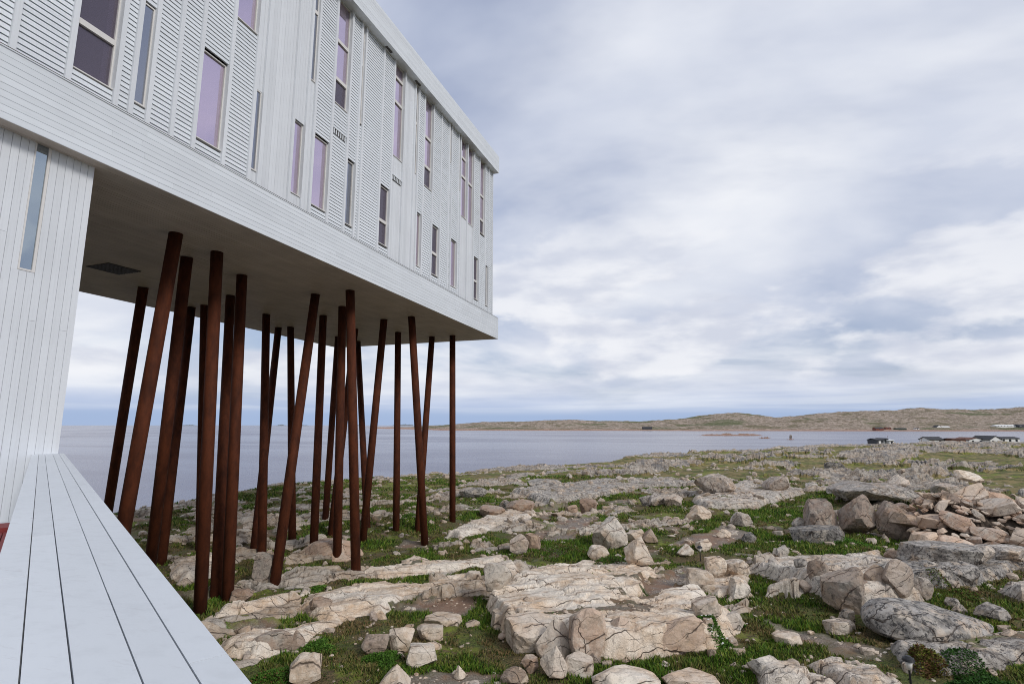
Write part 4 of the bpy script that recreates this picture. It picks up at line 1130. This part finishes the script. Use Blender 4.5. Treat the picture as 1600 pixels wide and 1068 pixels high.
def rubble():
    rng = np.random.RandomState(31); N = 26000
    rr = np.exp(rng.uniform(np.log(8.5), np.log(70), N)); az = rng.uniform(-.78, .86, N)
    X = rr * np.sin(az) * CY - rr * np.cos(az) * SY; Y = rr * np.sin(az) * SY + rr * np.cos(az) * CY
    z, m, ck, dirt, grey, far, pale = sample(X, Y)
    e = 0.28 * (0.6 + rr / 30)
    m2 = sample(X + e, Y)[1]; m3 = sample(X - e, Y)[1]; m4 = sample(X, Y + e)[1]; m5 = sample(X, Y - e)[1]
    edge = np.maximum(np.maximum(m2, m3), np.maximum(m4, m5)) - m
    cl = fbm(X / 2.2, Y / 2.2, 3, 777)
    k = ((edge > .35) & (rng.rand(N) < .15)) | ((dirt > .4) & (cl > .05) & (rng.rand(N) < .10)) | ((cl > .33) & (rng.rand(N) < .12)) | ((rr > 24) & (rng.rand(N) < .10))
    RX = np.array([r_ for r_ in ROCKXY if r_[2] > .25])
    X, Y, z, rr, grey = X[k], Y[k], z[k], rr[k], grey[k]
    kk = np.array([not ((np.hypot(RX[:, 0] - a, RX[:, 1] - b_) < RX[:, 2] * .8).any() or any(math.hypot(fx - a, fy - b_) < .35 for fx, fy in FEET)) for a, b_ in zip(X, Y)])
    X, Y, z, rr, grey = X[kk], Y[kk], z[kk], rr[kk], grey[kk]
    protos = []
    for q in range(12):
        me = rock_mesh(1300 + q, ('block', 'slab', 'wedge', 'block')[q % 4], 2, (1, .75, .55), 1.3)
        v = np.zeros(len(me.vertices) * 3); me.vertices.foreach_get('co', v); protos.append(v.reshape(-1, 3)); bpy.data.meshes.remove(me)
    fc = np.array(ICO[2][1]); V, Fc = [], []; n = 0
    for i in range(len(X)):
        p = protos[rng.randint(12)]; sz = (0.035 + 0.12 * rng.rand() ** 2.5) * (0.65 + rr[i] / 26)
        a, t = rng.uniform(0, 6.28), rng.normal(0, .3)
        q = p * sz * rng.uniform(.75, 1.3, 3); q = np.stack([q[:, 0] * math.cos(t) + q[:, 2] * math.sin(t), q[:, 1], -q[:, 0] * math.sin(t) + q[:, 2] * math.cos(t)], -1)
        V.append(np.stack([X[i] + q[:, 0] * math.cos(a) - q[:, 1] * math.sin(a), Y[i] + q[:, 0] * math.sin(a) + q[:, 1] * math.cos(a), z[i] + q[:, 2] + sz * .12], -1)); Fc.append(fc + n); n += len(p)
    me = bpy.data.meshes.new('rubble'); me.from_pydata(np.concatenate(V).tolist(), [], np.concatenate(Fc).tolist()); me.materials.append(M['boulder'])
    o = bpy.data.objects.new('rubble', me); COL.objects.link(o); o.color = (.28, .35, 1.0, 1)
    tag(o, 'broken granite rubble along the edges of the slabs', 'rubble', None, 'stuff'); print('rubble', len(X))
rubble()

# ------------------------------------------------------------------ grass and low plants
def leaf_mesh(name, V, Fc, colr):
    me = bpy.data.meshes.new(name)
    nv, nf = len(V), len(Fc)
    me.vertices.add(nv); me.vertices.foreach_set('co', V.ravel().astype(np.float32))
    k = Fc.shape[1]
    me.loops.add(nf * k); me.loops.foreach_set('vertex_index', Fc.ravel().astype(np.int32))
    me.polygons.add(nf); me.polygons.foreach_set('loop_start', np.arange(0, nf * k, k, dtype=np.int32)); me.polygons.foreach_set('loop_total', np.full(nf, k, np.int32))
    me.update(calc_edges=True)
    at = me.attributes.new('tint', 'FLOAT_COLOR', 'POINT')
    at.data.foreach_set('color', np.concatenate([colr, np.ones((nv, 1))], 1).ravel().astype(np.float32))
    me.materials.append(M['leaf']); return me
def build_grass():
    rng = np.random.RandomState(9); N = 700000
    rr = np.exp(rng.uniform(np.log(7.0), np.log(52), N)); az = rng.uniform(-.80, .86, N)
    X = rr * np.sin(az) * CY - rr * np.cos(az) * SY; Y = rr * np.sin(az) * SY + rr * np.cos(az) * CY
    z, m, ck, dirt, grey, far, pale = sample(X, Y)
    lush = fbm(X / 2.4, Y / 2.4, 4, 808); tus = fbm(X / .45, Y / .45, 2, 809)
    gs = field(X, Y, GRASSP)
    lush = lush + 0.28 * sstep(-.3, .4, gs)
    k = (m < .30) & (dirt < .35) & (lush + .45 * tus > -0.34 + 0.35 * rng.rand(N))
    X, Y, z, rr, lush, tus = X[k], Y[k], z[k], rr[k], lush[k], tus[k]; n = len(X)
    h = (0.028 + 0.085 * np.clip(lush + .5 * tus + .2, 0, 1)) * rng.uniform(.6, 1.4, n) * (0.9 + rr / 60)
    w = (0.006 + 0.0009 * rr) * rng.uniform(.7, 1.3, n); a = rng.uniform(0, 6.28, n)
    lx = rng.normal(0, .45, n) * h; ly = rng.normal(0, .45, n) * h
    V = np.zeros((n, 3, 3))
    V[:, 0] = np.stack([X - np.cos(a) * w, Y - np.sin(a) * w, z - .01], -1); V[:, 1] = np.stack([X + np.cos(a) * w, Y + np.sin(a) * w, z - .01], -1)
    V[:, 2] = np.stack([X + lx, Y + ly, z + h], -1)
    g = np.array([0.085, 0.175, 0.016]); g2 = np.array([0.19, 0.235, 0.035]); br = np.array([0.21, 0.150, 0.068]); dk = np.array([0.035, 0.065, 0.012])
    heath = fbm(X / 1.3 + 4, Y / 1.3, 3, 4242)
    t = np.clip(.42 - lush * 1.2 + heath * 1.1 + rng.normal(0, .22, n), 0, 1)[:, None]
    c = (g * (1 - t) + br * t); u = rng.rand(n)[:, None]; c = np.where(u > .75, g2 * (1 - t) + br * t, c); c = np.where(u < .22, dk + 0 * c, c)
    C = np.repeat(c[:, None], 3, 1); C[:, :2] *= .75
    o = bpy.data.objects.new('grass', leaf_mesh('grass', V.reshape(-1, 3), np.arange(n * 3).reshape(-1, 3), C.reshape(-1, 3)))
    COL.objects.link(o); tag(o, 'short coastal grass and heath between the rocks', 'grass', None, 'stuff')
build_grass()
def shrub(px, pyb, w, h, label, green=(0.045, 0.10, 0.012), brown=0.0, n=700, seed=1, flowers=0):
    n = int(n * 3.0); h = h * .8; green = tuple(c_ * 1.25 for c_ in green)
    gx, gy = ground_at(px, pyb); f = -gx * SY + gy * CY; mpp = f / F
    R_, H_ = w * mpp / 2, h * mpp
    rng = np.random.RandomState(seed)
    sh = empty('low_shrub', (gx, gy, tz(gx, gy)), label, 'shrub')
    a = rng.uniform(0, 6.28, n); r_ = np.sqrt(rng.rand(n)); lump = 0.75 + .35 * np.sin(a * 3 + seed) * r_
    X = gx + R_ * r_ * np.cos(a) * lump; Y = gy + R_ * r_ * np.sin(a) * lump
    tzv = sample(X, Y)[0]
    Z = tzv + H_ * (1 - r_ ** 2) * rng.uniform(0, 1.0, n) ** .7 * lump + .005
    s_ = rng.uniform(.014, .032, n); d = rng.normal(0, 1, (n, 3)); d[:, 2] = np.abs(d[:, 2]) * .5; d /= np.linalg.norm(d, axis=1)[:, None]
    e = np.cross(d, rng.normal(0, 1, (n, 3))); e /= np.linalg.norm(e, axis=1)[:, None]
    P = np.stack([X, Y, Z], -1)
    V = np.stack([P, P + d * s_[:, None] + e * s_[:, None] * .45, P + d * s_[:, None] * 2, P + d * s_[:, None] - e * s_[:, None] * .45], 1)
    g = np.array(green); c = g[None] * rng.uniform(.55, 1.6, n)[:, None]
    k = rng.rand(n) < brown; c[k] = np.array([.13, .07, .03]) * rng.uniform(.6, 1.4, k.sum())[:, None]
    loc = np.array([gx, gy, wl(sh).z])
    me = leaf_mesh('foliage', V.reshape(-1, 3) - loc, np.arange(n * 4).reshape(-1, 4), np.repeat(c, 4, 0))
    link(bpy.data.objects.new('foliage', me), sh, loc)
    st = MB()
    for q in range(9):
        i = rng.randint(n); st.tube((gx + (X[i] - gx) * .2, gy + (Y[i] - gy) * .2, tz(gx, gy) - .02), (X[i], Y[i], Z[i]), .007, .003, 5, False)
    st.build('stems', M['earth'], sh, loc=(gx, gy, loc[2]))
    if flowers:
        fv = MB()
        for q in range(flowers):
            i = rng.randint(n); p = Vector((X[i], Y[i], max(Z[i], tzv[i] + H_ * .5) + .03))
            for b_ in range(5):
                t = b_ * 1.2566; u = Vector((math.cos(t), math.sin(t), .35)) * .022; vv = Vector((-math.sin(t), math.cos(t), 0)) * .011
                fv.add([p, p + u * .6 + vv, p + u, p + u * .6 - vv], [(0, 1, 2, 3)])
        fv.build('blossom', M['petal'], sh, loc=(gx, gy, loc[2]))
M['petal'] = m_plain('white_petal', (0.8, 0.8, 0.78), 0.6, .05)
shrub(492,1010,70,18,'leafy green shrub patch just above the squarish buff boulder',n=1300,seed=2)
shrub(430,1052,60,18,'low green shrub between the parapet and the squarish buff boulder',n=1100,seed=3,brown=.15)
shrub(600,1030,60,14,'leafy green plants beside the broken cluster of blocks',n=1000,seed=4)
shrub(498,915,28,12,'small bright green shrub on the rock left of the leaning stilt row',n=420,seed=5,green=(.06,.13,.015))
shrub(1118,1006,52,14,'green plants with white blossoms right of the big pale slab',n=900,seed=6,flowers=26)
shrub(1150,975,36,10,'small flowering plant patch near the grey-topped ledge tip',n=500,seed=7,flowers=10)
shrub(1448,1046,50,26,'rounded brown-green bush right of the white-bodied path light',n=1300,seed=8,brown=.5,green=(.09,.10,.015))
shrub(1545,1070,150,30,'dark green thicket in the bottom right corner',n=2600,seed=9,green=(.018,.055,.006))
shrub(1560,985,60,12,'yellow-green shrub patch right of the huge lens-shaped boulder',n=900,seed=10,green=(.10,.13,.015),brown=.25)
shrub(1500,935,70,14,'olive shrub patch behind the huge lens-shaped boulder',n=1000,seed=12,green=(.055,.085,.012),brown=.3)
shrub(875,858,80,18,'mossy green bank of low shrub beside the square blocks',n=1300,seed=13,green=(.05,.10,.012),brown=.25)
shrub(950,876,56,16,'green shrub mound below the big striped boulder',n=800,seed=14,brown=.2)
shrub(640,812,46,12,'green tuft patch between the rear stilts',n=600,seed=15)
shrub(1310,848,90,12,'bright green grassy mound under the huge block row',n=1200,seed=16,green=(.05,.13,.012))

# ------------------------------------------------------------------ path lights
M['black'] = m_plain('black_metal', (0.012, 0.012, 0.014), 0.45, .2)
M['opal'] = m_plain('frosted_plastic', (0.72, 0.70, 0.66), 0.4, .05)
def path_light(px, pyb, hpx, label, head=True):
    gx, gy = ground_at(px, pyb); f = -gx * SY + gy * CY; H_ = hpx * f / F; z = tz(gx, gy)
    e = empty('path_light', (gx, gy, z), label, 'lamp', 'path lights along the footpath')
    mb = MB(); mb.tube((gx, gy, z - .1), (gx, gy, z + H_ * (.62 if head else .95)), .017, .017, 10); mb.build('post', M['black'], e, loc=(gx, gy, z), smooth=False)
    if head:
        mb = MB(); mb.tube((gx, gy, z + H_ * .60), (gx, gy, z + H_ * .86), .035, .062, 16); mb.build('lens', M['opal'], e, loc=(gx, gy, z), smooth=True)
        mb = MB(); mb.tube((gx, gy, z + H_ * .861), (gx, gy, z + H_ * .93), .098, .085, 18); mb.tube((gx, gy, z + H_ * .931), (gx, gy, z + H_), .084, .035, 18); mb.build('cap', M['black'], e, loc=(gx, gy, z))
    else:
        mb = MB(); mb.tube((gx, gy, z + H_ * .951), (gx, gy, z + H_), .024, .012, 10); mb.build('cap', M['black'], e, loc=(gx, gy, z))
path_light(1424, 1076, 46, 'black path light with white body at the bottom right')
path_light(1094, 868, 22, 'black path light in front of a small white block')
path_light(1107, 902, 16, 'short black stake light against the white block cluster', False)

# ------------------------------------------------------------------ village, reefs, far islands
M['hwhite'] = m_plain('white_house_paint', (0.74, 0.74, 0.73), .7, .06, .6); M['hdark'] = m_plain('dark_house_paint', (0.05, 0.055, 0.065), .7, .2, .6)
M['hbrown'] = m_plain('brown_shed_boards', (0.16, 0.07, 0.045), .8, .25, .8); M['hred'] = m_plain('red_shed_paint', (0.20, 0.075, 0.055), .8, .2, .8)
M['hroof'] = m_plain('dark_roof_felt', (0.045, 0.045, 0.05), .8, .2, .8); M['hpane'] = m_plain('house_window_glass', (0.03, 0.035, 0.045), .15, .1)
M['hgreen'] = m_plain('green_shed_paint', (0.03, 0.06, 0.045), .8, .2, .8)
def house(px0, px1, yr, ye, depth, wall, roofm, label, gable='side', nwin=3, cat='house', base_y=None, dpt=6.0, light=False):
    hor = 534 + F * math.tan(PITCH); k = CP + SP * SP / CP
    x0 = (px0 - 800) / F / k * depth; x1 = (px1 - 800) / F / k * depth
    zr = (hor - yr) / F * depth; ze = (hor - ye) / F * depth
    cx = (x0 + x1) / 2; w = (x1 - x0) / 2; cxy = rf_to_xy(cx, depth + dpt / 2)
    if base_y is None: zb = tz(*rf_to_xy(cx, depth)) - .6
    else: zb = (hor - base_y) / F * depth - 2.0
    zb = min(zb, ze - 1.5)
    e = empty('house' if cat == 'house' else 'shed', (cxy[0], cxy[1], zb), label, cat, 'village buildings by the water')
    def L(r_, f_, z_):
        q = rf_to_xy(r_, f_); return (q[0], q[1], z_)
    f0, f1 = depth, depth + dpt
    mb = MB(); hx = [x0, x1]
    if gable == 'side':      # ridge parallel to the view plane
        fm = (f0 + f1) / 2
        mb.add([L(x0, f0, zb), L(x1, f0, zb), L(x1, f1, zb), L(x0, f1, zb), L(x0, f0, ze), L(x1, f0, ze), L(x1, f1, ze), L(x0, f1, ze), L(x0, fm, zr - .1), L(x1, fm, zr - .1)],
               [(0, 1, 5, 4), (2, 3, 7, 6), (1, 2, 6, 9, 5), (3, 0, 4, 8, 7)])
        rb = MB(); o = .35
        rb.add([L(x0 - o, f0 - o, ze - .12), L(x1 + o, f0 - o, ze - .12), L(x1 + o, fm, zr), L(x0 - o, fm, zr), L(x0 - o, f1 + o, ze - .12), L(x1 + o, f1 + o, ze - .12)], [(0, 1, 2, 3), (3, 2, 5, 4)])
        rb.add([L(x0 - o, f0 - o, ze + .03), L(x1 + o, f0 - o, ze + .03), L(x1 + o, fm, zr + .15), L(x0 - o, fm, zr + .15), L(x0 - o, f1 + o, ze + .03), L(x1 + o, f1 + o, ze + .03)], [(0, 1, 2, 3), (3, 2, 5, 4)])
    else:
        mb.add([L(x0, f0, zb), L(x1, f0, zb), L(x1, f1, zb), L(x0, f1, zb), L(x0, f0, ze), L(x1, f0, ze), L(x1, f1, ze), L(x0, f1, ze), L(cx, f0, zr - .1), L(cx, f1, zr - .1)],
               [(0, 1, 5, 8, 4), (2, 3, 7, 9, 6), (1, 2, 6, 5), (3, 0, 4, 7)])
        rb = MB(); o = .3
        for dz in (0, .15):
            rb.add([L(x0 - o, f0 - o, ze - .15 + dz), L(cx, f0 - o, zr + dz), L(cx, f1 + o, zr + dz), L(x0 - o, f1 + o, ze - .15 + dz), L(x1 + o, f0 - o, ze - .15 + dz), L(x1 + o, f1 + o, ze - .15 + dz)], [(0, 1, 2, 3), (1, 4, 5, 2)])
    mb.build('wall', wall, e, loc=(cxy[0], cxy[1], zb)); rb.build('roof', roofm, e, loc=(cxy[0], cxy[1], zb))
    for j in range(nwin):
        xc = x0 + (x1 - x0) * (j + .5) / nwin; ww = min(.42, (x1 - x0) / nwin * .2) * (1 + depth / 1400); zt = ze - .35; wb = MB()
        wb.add([L(xc - ww, f0 - .04, zt - 1.1), L(xc + ww, f0 - .04, zt - 1.1), L(xc + ww, f0 - .04, zt), L(xc - ww, f0 - .04, zt)], [(0, 1, 2, 3)])
        wb.build('window', M['hpane'] if wall is not M['hdark'] else M['hwhite'], e, loc=(cxy[0], cxy[1], zb))
    return e
D1 = 232
house(1367,1377,684.5,686.5,D1,M['hdark'],M['hroof'],'dark grey cabin on the near shore, lower left part with chimney pipe','side',1)
house(1376,1388,684,687,D1+2,M['hdark'],M['hroof'],'dark grey cabin with white trimmed windows on the near shore','front',2)
house(1387,1394,686,687,D1,M['hwhite'],M['hwhite'],'tiny pale flat shed right beside the dark grey cabin','side',1,'shed')
house(1449,1472,682,686,D1+8,M['hwhite'],M['hroof'],'small white house showing only a dark roof peak over the crest','side',2)
house(1486,1506,684.2,685,D1+4,M['hbrown'],M['hbrown'],'long low brown shed on the near shore','side',0,'shed')
house(1511,1535,683,686,D1+10,M['hwhite'],M['hbrown'],'white house with brown roof right of the long brown shed','front',2,dpt=9)
house(1535,1547,681.5,682.5,D1+16,M['hbrown'],M['hbrown'],'square brown shed between the two white gabled houses','side',1,'shed')
house(1544,1562,680.5,686,D1+6,M['hwhite'],M['hroof'],'large white gable end with dark roof near the right edge','front',2,dpt=10)
house(1560,1590,682,684,D1+12,M['hwhite'],M['hroof'],'long white wing with dark roof running to the right edge','side',3)
D2 = 1060
house(1368,1380,667,669,D2-60,M['hred'],M['hroof'],'red boat shed on the far shore','side',1,'shed',671,10)
house(1400,1416,668.3,669,D2-50,M['hgreen'],M['hroof'],'long dark green shed on the far shore','side',0,'shed',670.5,8)
house(1463,1472,664,667,D2,M['hwhite'],M['hroof'],'white two-storey house with dark gabled roof on the far shore','front',2,'house',670.5,12)
house(1472,1484,665.5,667,D2+4,M['hwhite'],M['hwhite'],'white wing right of the two-storey house on the far shore','side',2,'house',670.5,10)
house(1557,1592,663.2,664.8,D2,M['hwhite'],M['hwhite'],'long low white fish plant on the far shore','side',7,'building',669,14)
house(1592,1604,662.6,664,D2-6,M['hdark'],M['hroof'],'dark block joined to the long white fish plant','side',2,'building',669,14)
house(1005,1019,666.3,667,D2+30,M['hdark'],M['hroof'],'black flat-roofed studio alone on the far hillside','side',0,'house',669,10)
house(1384,1392,667,668,D2-40,M['hred'],M['hbrown'],'small reddish hut beside the red boat shed','side',1,'shed',670,7)
house(1430,1436,668,669,D2-50,M['hwhite'],M['hroof'],'tiny white hut on the far shore left of the two-storey house','side',1,'shed',670.5,6)
for px, yt, lab in ((1385,680,'thin mast behind the dark grey cabin'), (1437,679,'thin mast standing alone on the near shore'), (1505,682,'short mast at the end of the brown shed')):
    r_ = (px - 800) / F / (CP + SP * SP / CP) * 240; q = rf_to_xy(r_, 240); zt = (534 + F * math.tan(PITCH) - yt) / F * 240; z0 = tz(*q) - .3
    mb = MB(); mb.tube((q[0], q[1], z0), (q[0], q[1], zt), .09, .05, 8)
    tag(mb.build('mast', M['hbrown'], None, loc=(q[0], q[1], z0)), lab, 'mast', 'masts by the near shore')
def reef(px0, px1, ytop, ybase, label, seed, name='reef', mat='hill', depth=None, kind=None):
    hor = 534 + F * math.tan(PITCH); d = depth or -SEA * F / (ybase - hor); k = CP + SP * SP / CP
    x0, x1 = (px0 - 800) / F / k * d, (px1 - 800) / F / k * d; hz = (hor - ytop) / F * d - SEA
    rng = np.random.RandomState(seed); W_ = (x1 - x0) / 2; nx, ny = 60, 14
    vs, fs = [], []
    for i in range(nx + 1):
        for j in range(ny + 1):
            a = -1 + 2 * i / nx; b_ = -1 + 2 * j / ny
            q = rf_to_xy((x0 + x1) / 2 + a * W_, d + b_ * W_ * .22 + W_ * .22)
            e_ = max(0, 1 - abs(a) ** 2.2) * max(0, 1 - b_ * b_)
            h_ = e_ * (0.62 + .5 * mnoise.noise(Vector((a * 4 + seed, b_ * 2, 0))) + .3 * mnoise.noise(Vector((a * 13 + seed, b_ * 4, 3))))
            vs.append((q[0], q[1], SEA - .5 + max(h_, 0) * (hz + .5)))
    for i in range(nx):
        for j in range(ny):
            q = i * (ny + 1) + j; fs.append((q, q + ny + 1, q + ny + 2, q + 1))
    m = mesh(name, vs, fs, M[mat], True); o = link(bpy.data.objects.new(name, m))
    tag(o, label, None if kind else 'reef', None, kind)
reef(1088,1205,675.3,680,'long low reddish reef lying in the bay',1)
reef(1183,1206,681,684,'small reef nearer than the long reddish reef',2)
reef(1226,1242,683.8,686,'tiny rock skerry in the bay',3)
q = rf_to_xy((1236 - 800) / F / 1.012 * 425, 427)
o = bpy.data.objects.new('cairn', rock_mesh(51, 'block', 3, (1.1, 1.1, 1.5))); link(o, None, (q[0], q[1], SEA + 1.9)); o.color = (.5, .4, .7, 1)
tag(o, 'upright block of rock standing on the tiny skerry', 'rock')
M['island'] = m_plain('haze_tinted_island_rock', (0.20, 0.22, 0.24), .9, .2, .003)  # blue-grey of distant haze painted into the rock colour
for i, (a, b_, yt, lab) in enumerate(((278,308,662.6,'leftmost low island on the sea horizon'), (430,447,662.2,'small hump island on the horizon left of centre'), (457,483,662.8,'flat island on the horizon between the stilts'),
        (545,565,662.6,'little island on the horizon just left of the headland'), (608,650,661.6,'longest far island on the horizon behind the headland'))):
    reef(a, b_, yt, 665.2, lab, 20 + i, 'island', 'island', 7500)
